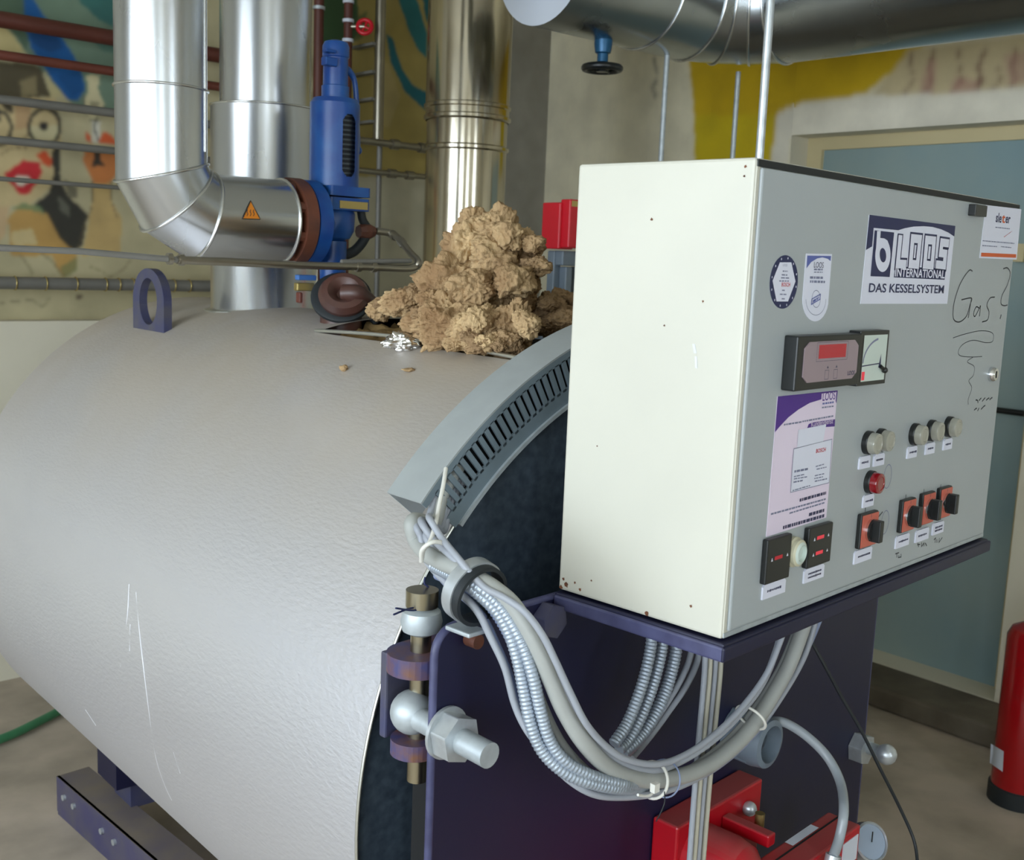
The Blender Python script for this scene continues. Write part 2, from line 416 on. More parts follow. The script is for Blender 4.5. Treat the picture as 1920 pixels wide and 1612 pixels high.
# ------------------------------------------------------------------ painted walls (flat paint, colour per point)
def inpoly(X, Y, poly):
    r = np.zeros(X.shape, bool); n = len(poly); j = n - 1
    for i in range(n):
        xi, yi = poly[i]; xj, yj = poly[j]
        c = ((yi > Y) != (yj > Y)) & (X < (xj - xi) * (Y - yi) / ((yj - yi) or 1e-9) + xi); r ^= c; j = i
    return r
def painted(name, P0, U, Vv, nu, nv, shapes, base, parent):
    u = np.linspace(0, 1, nu); v = np.linspace(0, 1, nv); UU, VV = np.meshgrid(u, v)
    P = np.array(P0)[None, None] + UU[..., None] * np.array(U) + VV[..., None] * np.array(Vv)
    q = P - np.array(EYE); zz = q @ np.array(AX_F)
    X = 960 + FPX * (q @ np.array(AX_R)) / zz; Y = 806 - FPX * (q @ np.array(AX_U)) / zz
    rs = np.random.RandomState(3)
    def smooth(k):
        a = rs.rand(nv // k + 3, nu // k + 3); iu = np.arange(nu) / k; iv = np.arange(nv) / k
        i0 = iv.astype(int); j0 = iu.astype(int); fi = (iv - i0)[:, None]; fj = (iu - j0)[None]
        return (a[np.ix_(i0, j0)] * (1 - fi) * (1 - fj) + a[np.ix_(i0 + 1, j0)] * fi * (1 - fj) + a[np.ix_(i0, j0 + 1)] * (1 - fi) * fj + a[np.ix_(i0 + 1, j0 + 1)] * fi * fj)
    wx = (smooth(16) - .5) * 6 + (smooth(6) - .5) * 2; wy = (smooth(16) - .5) * 6 + (smooth(6) - .5) * 2
    tone = 1 + (smooth(20) - .5) * .22 + (smooth(7) - .5) * .12
    col = np.ones(X.shape + (3,)) * np.array(lin(base))
    for sh in shapes:
        kind, c = sh[0], np.array(lin(sh[1])); op = 1.0
        if kind == 'p': M_ = inpoly(X + wx, Y + wy, sh[2]); op = sh[3] if len(sh) > 3 else 1.0
        elif kind == 'e': cx, cy, rx, ry = sh[2]; M_ = ((X + wx * .4 - cx) / rx) ** 2 + ((Y + wy * .4 - cy) / ry) ** 2 < 1; op = sh[3] if len(sh) > 3 else 1.0
        elif kind == 'r':
            cx, cy, rx, ry, t = sh[2]; d = np.sqrt(((X + wx * .4 - cx) / rx) ** 2 + ((Y + wy * .4 - cy) / ry) ** 2); M_ = abs(d - 1) < t / rx
        elif kind == 'l':
            M_ = np.zeros(X.shape, bool); pts = sh[2]; hw = sh[3] / 2
            for (x0, y0), (x1, y1) in zip(pts, pts[1:]):
                L2 = (x1 - x0) ** 2 + (y1 - y0) ** 2
                t = np.clip(((X - x0) * (x1 - x0) + (Y - y0) * (y1 - y0)) / L2, 0, 1)
                M_ |= (X - x0 - t * (x1 - x0)) ** 2 + (Y - y0 - t * (y1 - y0)) ** 2 < hw * hw
        col[M_] = col[M_] * (1 - op) + c * op
    for _ in range(2):                      # paint edges are brushed soft
        c_ = col.copy(); c_[1:-1, 1:-1] = (col[1:-1, 1:-1] * 2 + col[:-2, 1:-1] + col[2:, 1:-1] + col[1:-1, :-2] + col[1:-1, 2:]) / 6; col = c_
    col *= tone[..., None]
    me = bpy.data.meshes.new(name)
    idx = np.arange(nu * nv).reshape(nv, nu)
    F = np.stack([idx[:-1, :-1], idx[:-1, 1:], idx[1:, 1:], idx[1:, :-1]], -1).reshape(-1, 4)
    me.vertices.add(nu * nv); me.vertices.foreach_set('co', P.reshape(-1).astype(np.float32))
    me.loops.add(F.size); me.loops.foreach_set('vertex_index', F.reshape(-1).astype(np.int32))
    me.polygons.add(len(F)); me.polygons.foreach_set('loop_start', np.arange(0, F.size, 4, dtype=np.int32)); me.polygons.foreach_set('loop_total', np.full(len(F), 4, np.int32))
    me.update(); me.validate()
    ca = me.color_attributes.new('Col', 'FLOAT_COLOR', 'POINT')
    ca.data.foreach_set('color', np.concatenate([col.reshape(-1, 3), np.ones((nu * nv, 1))], 1).reshape(-1).astype(np.float32))
    me.materials.append(MATS['paint'])
    o = bpy.data.objects.new(name, me); C.objects.link(o); o.parent = parent
    return o
SKIN = (198, 178, 132)
mural = [
    ('p', (158, 140, 78), [(640, -50), (830, -50), (830, 330), (640, 330)]),
    ('p', (176, 170, 146), [(660, 330), (1040, 330), (1040, 620), (660, 620)]),
    ('p', (150, 146, 136), [(900, -50), (1040, -50), (1040, 640), (900, 640)]),  # grey strip by the chimney: its shadow put into the wall colour
    ('p', (112, 134, 114), [(-260, -60), (260, -60), (260, 215), (140, 200), (40, 90), (-120, 60), (-260, 90)]),
    ('p', (54, 104, 98), [(130, -40), (240, -40), (240, 60), (185, 40), (150, 10)]),
    ('p', (70, 112, 100), [(160, 60), (240, 60), (240, 110), (190, 95)], .7),
    ('p', (70, 92, 70), [(-20, -20), (40, -20), (60, 60), (50, 95), (10, 40)], .8),
    ('p', (22, 88, 150), [(45, -10), (62, 0), (80, 28), (112, 66), (150, 128), (160, 165), (146, 190), (128, 186), (92, 138), (60, 96), (50, 60)]),
    ('p', (16, 62, 110), [(55, 60), (100, 60), (118, 90), (90, 100), (62, 85)], .8),
    ('p', (14, 74, 128), [(110, 140), (150, 130), (156, 170), (136, 182)], .7),
    ('p', (196, 180, 126), [(-20, 42), (12, 46), (48, 98), (-20, 104)]),
    ('p', (84, 76, 54), [(-60, 112), (40, 116), (76, 126), (98, 182), (-80, 190), (-110, 150)]),
    ('p', (190, 178, 132), [(84, 132), (124, 184), (98, 184)]),
    ('p', (150, 136, 98), [(38, 150), (66, 140), (72, 178), (40, 180)], .7),
    ('p', SKIN, [(-80, 184), (104, 184), (118, 240), (112, 300), (96, 350), (60, 384), (-50, 390), (-90, 300)]),
    ('p', (176, 138, 100), [(28, 195), (62, 195), (50, 240), (30, 245)], .7),
    ('p', (206, 196, 154), [(54, 235), (112, 235), (108, 262), (54, 262)]),
    ('r', (56, 56, 46), (84, 238, 29, 34, 3.2)), ('r', (62, 60, 50), (-6, 240, 28, 32, 3.2)),
    ('p', (70, 64, 50), [(0, 190), (20, 192), (26, 215), (8, 204)]), ('l', (66, 60, 48), [(88, 202), (104, 208), (113, 230)], 6),
    ('e', (44, 42, 42), (83, 236, 9, 8)), ('e', (44, 42, 42), (0, 222, 3, 8)),
    ('l', (90, 80, 64), [(56, 250), (44, 262), (48, 280)], 2), ('l', (120, 100, 76), [(0, 290), (22, 278), (42, 276)], 2),
    ('p', (206, 82, 42), [(66, 288), (84, 280), (97, 300), (94, 316), (78, 306)]),
    ('p', (196, 44, 50), [(8, 326), (26, 312), (44, 298), (56, 302), (72, 302), (78, 324), (64, 350), (58, 362), (40, 366), (28, 352)]),
    ('e', (222, 214, 196), (42, 336, 15, 8)), ('e', (222, 214, 196), (40, 343, 9, 5)),
    ('p', (56, 54, 46), [(96, 288), (113, 262), (112, 340), (128, 368), (166, 402), (152, 462), (132, 472), (104, 440), (66, 386), (92, 360), (100, 330)]),
    ('p', (118, 118, 102), [(108, 366), (128, 384), (132, 410), (110, 390)], .6),
    ('p', (88, 84, 70), [(118, 338), (146, 352), (146, 372), (130, 370)], .8),
    ('p', (186, 148, 84), [(16, 410), (40, 382), (66, 384), (90, 404), (112, 446), (142, 474), (142, 500), (116, 520), (96, 480), (20, 480)]),
    ('p', (208, 194, 148), [(20, 436), (60, 430), (70, 460), (24, 462)], .7),
    ('p', (110, 138, 98), [(22, 392), (44, 380), (76, 388), (86, 404), (50, 392)], .8),
    ('p', (118, 124, 82), [(112, 498), (142, 480), (142, 506), (118, 520)], .8),
    ('p', (196, 168, 128), [(-20, 390), (20, 385), (10, 440), (-20, 470)]),
    ('l', (120, 110, 80), [(38, 478), (52, 496), (60, 512)], 2.5), ('l', (110, 100, 74), [(78, 474), (100, 492), (116, 516)], 2.5),
    ('p', (212, 202, 160), [(160, 140), (188, 140), (184, 168), (194, 192), (192, 214), (182, 226), (166, 224), (156, 206), (158, 186), (166, 168)]),
    ('l', (110, 104, 90), [(158, 180), (158, 208), (168, 224), (184, 226), (194, 208), (192, 184)], 2),
    ('p', (120, 112, 92), [(168, 188), (186, 190), (182, 204), (170, 204)], .6),
    ('p', (206, 202, 186), [(172, 226), (190, 226), (186, 268), (174, 268)]), ('l', (60, 58, 48), [(182, 218), (176, 240), (184, 262)], 3),
    ('p', (206, 88, 46), [(160, 244), (168, 252), (172, 270), (162, 262)]), ('p', (206, 92, 48), [(182, 268), (196, 244), (212, 254), (226, 270)]),
    ('p', (196, 122, 66), [(158, 278), (230, 278), (222, 316), (206, 346), (176, 346), (154, 306)]),
    ('p', (54, 50, 42), [(174, 276), (186, 278), (186, 302), (196, 314), (168, 314), (174, 300)]),
    ('p', (192, 164, 108), [(172, 344), (208, 344), (212, 380), (226, 410), (224, 480), (150, 480), (166, 420), (174, 380)]),
    ('l', (96, 84, 60), [(174, 340), (172, 390), (160, 416), (148, 462)], 2.5), ('l', (120, 108, 78), [(208, 340), (210, 380), (220, 408)], 2),
    ('l', (124, 112, 82), [(170, 500), (190, 508), (204, 518)], 2), ('l', (124, 112, 82), [(205, 520), (232, 505), (246, 485)], 2),
    ('l', (120, 110, 90), [(0, 568), (60, 562), (80, 576), (92, 560)], 2), ('e', (104, 92, 76), (148, 556, 6, 5)),
    ('p', (52, 78, 44), [(594, -20), (668, -20), (672, 60), (650, 100), (600, 90)]),
    ('p', (62, 84, 50), [(650, 40), (690, 20), (680, 70), (665, 80)], .7),
    ('p', (26, 96, 106), [(722, 62), (736, 70), (756, 130), (776, 160), (806, 176), (806, 214), (786, 196), (760, 172), (736, 122)]),
    ('p', (40, 110, 112), [(742, -20), (776, -20), (800, 60), (800, 110), (782, 92), (760, 40)]),
    ('p', (30, 92, 96), [(786, -20), (820, -20), (820, 50), (800, 40)]),
    ('p', (176, 158, 110), [(700, 110), (730, 120), (750, 180), (730, 240), (700, 240)], .5),
]
painted('mural_paint', (0.9, YM - .0015, 1.44), (3.35, 0, 0), (0, 0, 2.06), 520, 320, mural, (184, 174, 138), wb)
rw = [
    ('p', (204, 170, 14), [(1290, 60), (1760, 60), (1706, 103), (1672, 134), (1624, 174), (1580, 184), (1500, 192), (1474, 206), (1456, 214), (1444, 330), (1304, 330)]),
    ('p', (206, 184, 20), [(1300, 215), (1452, 215), (1444, 330), (1304, 330)], .8),
    ('p', (206, 190, 150), [(1706, 90), (1990, 60), (1990, 160), (1920, 168), (1760, 176), (1630, 184), (1672, 134)]),
] + [('l', (122, 84, 74), [(x, 92), (x - 10 + d, 125), (x - 4 + d, 150), (x - 18, 178)], w) for x, d, w in ((1712, 6, 4), (1752, 0, 6), (1800, 8, 5), (1848, -4, 7), (1872, 8, 4), (1905, 2, 6))] + [
    ('p', (176, 130, 120), [(1740, 110), (1756, 110), (1748, 178), (1722, 178)], .6), ('p', (176, 130, 120), [(1790, 140), (1830, 150), (1826, 172), (1780, 174)], .6),
    ('p', (176, 130, 120), [(1880, 100), (1940, 96), (1940, 150), (1890, 160)], .5),
    ('p', (232, 226, 208), [(1456, 214), (1500, 194), (1620, 180), (1800, 172), (1990, 160), (1990, 240), (1485, 258), (1470, 330), (1444, 330)]),
    ('l', (96, 92, 80), [(1232, 150), (1222, 165), (1230, 182)], 3), ('l', (90, 86, 74), [(1226, 110), (1232, 138)], 4),
]
painted('wall_paint', (XR - .0015, DY1 + .0, 1.2), (0, YM - DY1, 0), (0, 0, 2.3), 150, 170, rw, (228, 220, 192), wr)
painted('wall_paint', (XR - .0015, 0.6, DZ1), (0, DY1 - 0.6, 0), (0, 0, ZC - DZ1), 200, 110, rw, (228, 220, 192), wr)

# ------------------------------------------------------------------ boiler
boiler = thing('boiler', 'horizontal cylindrical boiler in embossed aluminium jacket with navy front door', 'boiler', (BX, BYF, 0))
HA0, HA1, HY0, HY1 = math.radians(74), math.radians(107), 1.44, 2.17
mb = MB(); NA = 360
ys = sorted(set([BYF, HY0, HY1, BYR] + [BYF + (BYR - BYF) * i / 40 for i in range(41)]))
vs = []; fs = []
for y in ys:
    for k in range(NA):
        a = 2 * math.pi * k / NA; vs.append((BX + BR * math.cos(a), y, BZ + BR * math.sin(a)))
for i in range(len(ys) - 1):
    for k in range(NA):
        am = 2 * math.pi * (k + .5) / NA; ym = (ys[i] + ys[i + 1]) / 2
        if HA0 < am < HA1 and HY0 < ym < HY1: continue
        fs.append((i * NA + k, (i + 1) * NA + k, (i + 1) * NA + (k + 1) % NA, i * NA + (k + 1) % NA))
mb.add(vs, fs, True)
wpart(mb, 'jacket', 'jacket', boiler)
mb = MB().lathe((BX, BYR, BZ), (0, 1, 0), [(BR, 0), (0.001, 0.0)], 96, False)
wpart(mb, 'rear_plate', 'navy_dull', boiler)
# sheet lip along the opening and along the front edge
lip = [(BX + (BR + .004 + .012 * math.sin(math.pi * i / 24)) * math.cos(HA1), HY0 + (HY1 - HY0) * i / 24, BZ + (BR + .004 + .012 * math.sin(math.pi * i / 24)) * math.sin(HA1)) for i in range(25)]
wpart(MB().tube(lip, .0042, 8), 'opening_lip', 'jacket_edge', boiler)
rim = [(BX + (BR + .001) * math.cos(2 * math.pi * k / 180), BYF, BZ + (BR + .001) * math.sin(2 * math.pi * k / 180)) for k in range(180)]
wpart(MB().tube(rim, .003, 8, closed=True), 'jacket_rim', 'jacket_edge', boiler)
# wool bed and shell inside
mb = MB()
n1, n2 = 60, 60; vs = []; fs = []
for i in range(n1 + 1):
    for k in range(n2 + 1):
        y = HY0 - .03 + (HY1 - HY0 + .06) * i / n1; a = HA0 - .04 + (HA1 - HA0 + .08) * k / n2
        r = BR - .028 + .03 * noise.fractal(Vector((a * 14, y * 12, 1)), 1.0, 2.0, 4)
        vs.append((BX + r * math.cos(a), y, BZ + r * math.sin(a)))
for i in range(n1):
    for k in range(n2): fs.append((i * (n2 + 1) + k, (i + 1) * (n2 + 1) + k, (i + 1) * (n2 + 1) + k + 1, i * (n2 + 1) + k + 1))
mb.add(vs, fs, True)
wpart(mb, 'wool_bed', 'wool_bed', boiler)
wpart(MB().lathe((BX, BYF + .006, BZ), (0, 1, 0), [(.0005, 0), (BR - .004, 0)], 96, False), 'front_plate', 'front_plate', boiler)

def onb(px, py, r):
    d = ray(px, py); o_ = Vector((EYE.x - BX, 0, EYE.z - BZ)); e_ = Vector((d.x, 0, d.z)); A_ = e_.dot(e_); B_ = o_.dot(e_); C_ = o_.dot(o_) - r * r
    return EYE + d * ((-B_ - math.sqrt(max(0, B_ * B_ - A_ * C_))) / A_)
mat('scratch', (214, 214, 218), 0.45, 0.5)
for pts_, w_ in (([(242, 1095), (238, 1160), (226, 1250)], .0022), ([(255, 1110), (262, 1190), (270, 1260), (280, 1340), (292, 1420), (308, 1470), (322, 1500)], .0022), ([(244, 1170), (243, 1220)], .0018), ([(325, 1410), (338, 1450)], .0014), ([(160, 1330), (180, 1360)], .0014)):
    wpart(MB().tube(cr([onb(*q_, BR) for q_ in pts_], 6), w_ * .35, 6), 'scratch', 'scratch', boiler)
# cable channel around the front edge: cover, rims, teeth
ch = MB()
RC, RI = 0.770, 0.690; CA0, CA1 = math.radians(140.6), math.radians(40); YB2 = BYF + .081
N_ = 80
def arc(r0, r1, y0, y1, a0, a1, n):
    """solid ring sector"""
    o = MB(); vs = []; fs = []
    for i in range(n + 1):
        a = a0 + (a1 - a0) * i / n; c, s_ = math.cos(a), math.sin(a)
        for (r, y) in ((r0, y0), (r1, y0), (r1, y1), (r0, y1)): vs.append((BX + r * c, y, BZ + r * s_))
    for i in range(n):
        for k in range(4): fs.append((i * 4 + k, i * 4 + (k + 1) % 4, i * 4 + 4 + (k + 1) % 4, i * 4 + 4 + k))
    fs += [(0, 1, 2, 3), (n * 4 + 3, n * 4 + 2, n * 4 + 1, n * 4)]
    o.add(vs, fs); return o
chan = wpart(arc(RC - .003, RC, BYF - .004, YB2, CA0, CA1, N_), 'cable_channel', 'channel_grey', boiler)
IB = Matrix.Translation(boiler.location)
def cpart(mb, name, material, bevel=0): return mb.build(name, material, chan, bevel)
cpart(arc(RC - .014, RC - .003, BYF - .004, BYF, CA0, CA1, N_), 'outer_band', 'channel_face')
cpart(arc(RI, RI + .024, BYF - .004, BYF, CA0 - .01, CA1, N_), 'inner_band', 'channel_face')
cpart(arc(RI - .006, RI, BYF - .009, BYF + .002, CA0 - .02, CA1, N_), 'edge_bead', 'zinc_dull')
cpart(arc(BR + .001, RC - .003, BYF + .03, BYF + .033, CA0 - .03, CA1, N_), 'slot_shade_sheet', 'black_void')  # black sheet behind the slots: the shade inside put into its colour
cpart(arc(RC - .076, RC - .003, YB2 - .003, YB2, CA0, CA1, N_), 'rear_web', 'channel_grey')
tooth = MB().box((RI + .020, -.004, -.0042), (RC - .012, 0, .0042))
tme = None; pitch = math.radians(1.17)
k = 0; a = CA0 - math.radians(2.2)
while a > CA1 + .02:
    M_ = Matrix.Translation((BX, BYF, BZ)) @ Matrix.Rotation(-a, 4, 'Y')
    if tme is None:
        t = tooth.build('tooth', 'channel_face', chan); tme = t.data
    else:
        t = bpy.data.objects.new('tooth', tme); C.objects.link(t); t.parent = chan
    t.matrix_local = M_
    a -= pitch

# lifting eye
e0 = Vector((1.234, 2.836, 1.505))
def eyefn(p, d): return e0 + Vector((d, -p[0], p[1]))
# plate stands in the plane of the boiler axis; outline in (along axis, height)
outl = [(-.098, 0), (.098, 0), (.098, .10)] + [(.098 * math.cos(t), .10 + .085 * math.sin(t)) for t in [math.pi * i / 16 for i in range(1, 16)]] + [(-.098, .10)]
hole = [(.054 * math.cos(2 * math.pi * i / 32), .098 + .062 * math.sin(2 * math.pi * i / 32)) for i in range(32)]
def ringplate(outer_r, hole_pts, fn, d0, d1):
    o = MB(); n = len(hole_pts); ou = []
    for (x, z) in hole_pts:
        dx, dz = x, z - .098; L_ = math.hypot(dx, dz); dx /= L_; dz /= L_; t = 0
        while True:
            t += .0008; X_, Z_ = dx * t, .098 + dz * t
            if not ((abs(X_) <= .098 and 0 <= Z_ <= .10) or (Z_ > .10 and (X_ / .098) ** 2 + ((Z_ - .10) / .085) ** 2 <= 1)): break
        ou.append((X_, Z_))
    vs = [fn(p, d0) for p in hole_pts] + [fn(p, d0) for p in ou] + [fn(p, d1) for p in hole_pts] + [fn(p, d1) for p in ou]
    fs = []
    for i in range(n):
        j = (i + 1) % n
        fs += [(i, j, n + j, n + i), (2 * n + i, 3 * n + i, 3 * n + j, 2 * n + j), (i, 2 * n + i, 2 * n + j, j), (n + i, n + j, 3 * n + j, 3 * n + i)]
    return o.add(vs, fs)
hole64 = [(.056 * math.cos(2 * math.pi * (i + .5) / 64), .098 + .062 * math.sin(2 * math.pi * (i + .5) / 64)) for i in range(64)]
wpart(ringplate(0, hole64, eyefn, -.011, .011), 'lifting_eye', 'navy_dull', boiler)

# base frame: two beams with legs
for sx, bx in ((0, 1.10), (1, 1.88)):
    bm = MB()
    A = Vector((bx, 3.26, 0)); B = Vector((bx + .10, 1.5, 0)) if sx == 0 else Vector((bx + .1, 1.5, 0))
    d = (B - A).normalized(); n = Vector((-d.y, d.x, 0))
    M_ = Matrix((d, n, Vector((0, 0, 1)))).transposed().to_4x4(); M_.translation = A
    L_ = (B - A).length
    bm.box((0, -.002, .012), (L_, .008, .125), M_).box((0, 0, .115), (L_, .10, .125), M_).box((0, 0, .0), (L_, .10, .012), M_)
    beam = wpart(bm, 'base_beam', dusty(mat('beam', (66, 64, 98), 0.5, col2=(84, 80, 92), vscale=12), (128, 118, 104), .9, .5, 1), boiler)
    if sx == 0:
        for t_ in (.06, .13, .32, .4):
            q = M_ @ Vector((t_, -.002, .08)); nn = -n
            MB().cyl(q, q + nn * .008, .009, 10).build('bolt', 'zinc', beam)
    for yy in (3.0, 1.75):
        lg = MB().box((bx + .10, yy - .06, .12), (bx + .19, yy + .06, .62))
        wpart(lg, 'leg', 'navy_dull', boiler)
wpart(MB().box((1.15, 2.92, .2), (1.95, 3.06, .5)), 'saddle_plate', 'navy', boiler)
wpart(MB().box((1.15, 1.68, .2), (1.95, 1.82, .5)), 'saddle_plate', 'navy', boiler)

# burner door: navy plate hung on hinge bolts, with the shelf that carries the cabinet
def crp(mb, name, material, parent=boiler, bevel=0.0):     # mesh in cabinet coordinates
    o = mb.build(name, material, parent, bevel); 
    base = inv(parent) if parent.parent is None else Matrix.Identity(4)
    o.matrix_local = (Matrix.Translation(-boiler.location) @ CMAT) if parent is boiler else Matrix.Identity(4)
    return o
def rrect(x0, x1, z0, z1, r, n=6):
    out = []
    for (cx, cz, a0) in ((x1 - r, z1 - r, 0), (x0 + r, z1 - r, 90), (x0 + r, z0 + r, 180), (x1 - r, z0 + r, 270)):
        for i in range(n + 1):
            a = math.radians(a0 + 90 * i / n); out.append((cx + r * math.cos(a), cz + r * math.sin(a)))
    return out
fnc = lambda p, d: Vector((p[0], d, p[1]))
door = crp(MB().prism(rrect(-.232, 1.062, -1.58, -.613, .035), fnc, CD + .001, CD + .013), 'burner_door', 'navy')
# lighter blue edge of the door plate
e = rrect(-.2325, 1.0625, -1.5805, -.6125, .0355)
crp(MB().tube([(p[0], CD + .0065, p[1]) for p in e], .0062, 8, closed=True), 'door_edge', 'navy_edge', door)
crp(MB().prism(rrect(-.19, 1.02, -1.54, -.66, .12), fnc, CD + .013, CD + .09), 'door_gap_block', 'black_void', door)  # black block filling the gap behind the door plate
sh = crp(MB().box((-.005, -.008, -.624), (CW + .004, CD + .002, -.603)), 'cabinet_shelf', 'navy', door, .003)
crp(MB().box((-.010, -.010, -.626), (-.004, CD, -.606)), 'shelf_lip', 'navy_edge', door, .003)  # side lip in lighter navy: window light put into its colour
crp(MB().box((-.010, -.012, -.626), (CW + .008, -.006, -.606)), 'shelf_lip', 'navy', door, .003)
# hinge
HX, HYL = -.198, .35
def hp(z): return CWLD((HX, HYL, z))
hb = MB()
hb.cyl(hp(-.603), hp(-.580), .0225, 28).cyl(hp(-.62), hp(-.855), .0145, 24)
pin = wpart(hb, 'hinge_pin', 'pin_steel', boiler)
hs = MB().lathe(hp(-.643), (0, 0, 1), [(.0145, 0), (.026, .006), (.029, .019), (.026, .033), (.0145, .04)], 28)
wpart(hs, 'hinge_ball', 'zinc_dull', boiler)
def bracket(z, t, w):
    poly = []
    for i in range(17):
        a = math.pi * (.5 + i / 16); poly.append((HX - .006 + w * math.cos(a), HYL + w * math.sin(a)))
    poly = [(HX + .075, HYL + w)] + poly + [(HX + .075, HYL - w)]
    inner = []
    return MB().prism(poly, lambda p, d: CWLD((p[0], p[1], d)), z, z + t)
wpart(bracket(-.692, .026, .042), 'hinge_bracket', 'rusty_navy', boiler, .003)
wpart(bracket(-.812, .022, .034), 'hinge_bracket', 'rusty_navy', boiler, .003)
wpart(MB().box((HX - .028, HYL + .038, -.80), (HX + .05, HYL + .052, -.675), CMAT), 'hinge_block', 'navy_dull', boiler, .003)
eb = MB().sphere(CWLD((HX - .012, HYL, -.752)), .031, 24)
eb.cyl(CWLD((-.215, HYL - .01, -.753)), CWLD((-.217, CD - .085, -.757)), .0165, 24)
wpart(eb, 'eye_bolt', 'zinc_dull', boiler)
def hexnut(c, ax, r, h, hole=None):
    c = Vector(c); ax = Vector(ax).normalized(); u = Vector((0, 0, 1)); w = ax.cross(u)
    poly = [(r * math.cos(math.radians(60 * i + 12)), r * math.sin(math.radians(60 * i + 12))) for i in range(6)]
    return MB().prism(poly, lambda p, d: c + u * p[0] + w * p[1] + ax * d, 0, h)
wpart(MB().cyl(CWLD((-.2155, CD - .001, -.7545)), CWLD((-.2155, CD - .006, -.7545)), .036, 32), 'washer', 'zinc', boiler)
wpart(hexnut(CWLD((-.216, CD - .006, -.755)), -CEY, .033, .028), 'hex_nut', 'zinc', boiler, .002)
th = resample([CWLD((-.2165, CD - .034, -.7555)), CWLD((-.217, CD - .086, -.757))], .0014)
wpart(MB().tube(th, [.0172 if i % 2 else .0158 for i in range(len(th))], 20), 'bolt_thread', 'zinc_dull', boiler)
# hinge hardware on the far edge of the door
q = CL(1625, 1400, CD - .02)
wpart(hexnut(CWLD((q.x - .015, CD, q.z)), -CEY, .034, .03), 'hex_nut', 'zinc', boiler, .002)
q2 = CL(1662, 1414, CD - .08)
wpart(MB().sphere(CWLD(q2), .022, 18), 'bolt_end', 'zinc', boiler)
wpart(MB().cyl(CWLD((q.x, CD - .01, q.z)), CWLD(q2), .014, 16), 'bolt_shank', 'zinc_dull', boiler)
# sight-glass union on the door
q = CL(1430, 1390, CD - .06)
un = MB().lathe(CWLD((q.x, CD, q.z)), -CEY, [(.046, 0), (.048, .05), (.044, .075), (.034, .078), (.032, .05), (.001, .05)], 32)
wpart(hexnut(CWLD((q.x, CD, q.z)), -CEY, .05, .05), 'union_nut', 'grey_cast', boiler, .003)
wpart(un, 'union_ring', 'grey_cast', boiler)
q = CL(1040, 1165, CD - .02)
wpart(hexnut(CWLD((q.x, CD, q.z)), -CEY, .026, .022), 'hex_nut', 'navy_dull', boiler, .002)

# ------------------------------------------------------------------ control cabinet
cabt = thing('control_cabinet', 'white sheet-steel control cabinet with sticker-covered door', 'cabinet', M=CMAT @ Matrix.Translation((0, 0, -CH)))
ZO = Matrix.Translation((0, 0, CH))
def kp(mb, name, material, parent=cabt, bevel=0.0):
    o = mb.build(name, material, parent, bevel)
    if parent is cabt: o.matrix_local = ZO
    return o
DF = -.004                                                    # door front plane
kp(MB().box((0, 0.0, -CH), (CW, CD, 0)), 'enclosure_body', 'cab_white', bevel=.004)
dpan = kp(MB().box((.011, DF, -CH + .009), (CW - .012, .004, -.011)), 'enclosure_door', 'cab_door_shaded', bevel=.003)
kp(MB().box((.004, DF + .002, -.0105), (CW - .004, .002, -.002)), 'gasket_shadow_gap', 'cab_gasket_shade')
kp(MB().box((.003, DF + .003, -CH + .008), (.0105, .001, -.010)), 'edge_profile', 'cab_white', bevel=.001)
kp(MB().box((.004, DF + .003, -CH + .001), (CW - .004, .001, -CH + .008)), 'edge_profile', 'zinc_dull', bevel=.001)

def fp(px, py, dy=DF):                       # photo pixel -> x,z on the cabinet door
    v = CL(px, py, dy); return (v.x, v.z)
def sticker(poly, name, material='paper', label=None):
    o = kp(MB().prism(poly, fnc, DF - .0006, DF), name, material)
    if label: o['label'] = label
    return o
L1, L2, L3, L4 = DF - .0008, DF - .0010, DF - .0012, DF - .0014

def Z7(x, y): return fp(1600 + x / 7.325, 380 + y / 7.327)
# --- main plate
st = sticker([Z7(*p) for p in ((215, 165), (1395, 318), (1285, 1388), (92, 1388))], 'maker_plate', label='white maker plate with dark blue arch, boxed emblem and outlined letters')
MB().flat([Z7(*p) for p in ((215, 165), (1395, 318), (1380, 465), (1300, 410), (1200, 365), (1080, 332), (960, 322), (820, 328), (700, 350), (610, 378), (272, 345), (250, 600), (165, 650))], L1).build('arch_print', 'print_navy', st)
MB().flat([Z7(*p) for p in ((285, 378), (552, 408), (490, 1020), (228, 1008))], L2).build('emblem_box', 'print_navy', st)
ring = [Z7(395 + 75 * math.cos(t), 720 + 165 * math.sin(t)) for t in [2 * math.pi * i / 32 for i in range(32)]]
MB().ribbon(ring, .0135, L3, closed=True).build('emblem_ring', 'paper', st)
MB().ribbon([Z7(338, 388), Z7(328, 560), Z7(352, 540)], .011, L4).build('emblem_stem', 'paper', st)
MB().ribbon([Z7(328, 528), Z7(385, 535), Z7(440, 560), Z7(466, 640)], .0095, L4 - .0002).build('emblem_stem', 'paper', st)
letters = [([(640, 425), (600, 840), (725, 845)], False), ([(805, 490), (905, 500), (870, 850), (775, 840)], True),
           ([(1000, 510), (1100, 520), (1070, 860), (970, 850)], True), ([(1310, 560), (1205, 545), (1190, 690), (1255, 700), (1240, 860), (1115, 845)], False)]
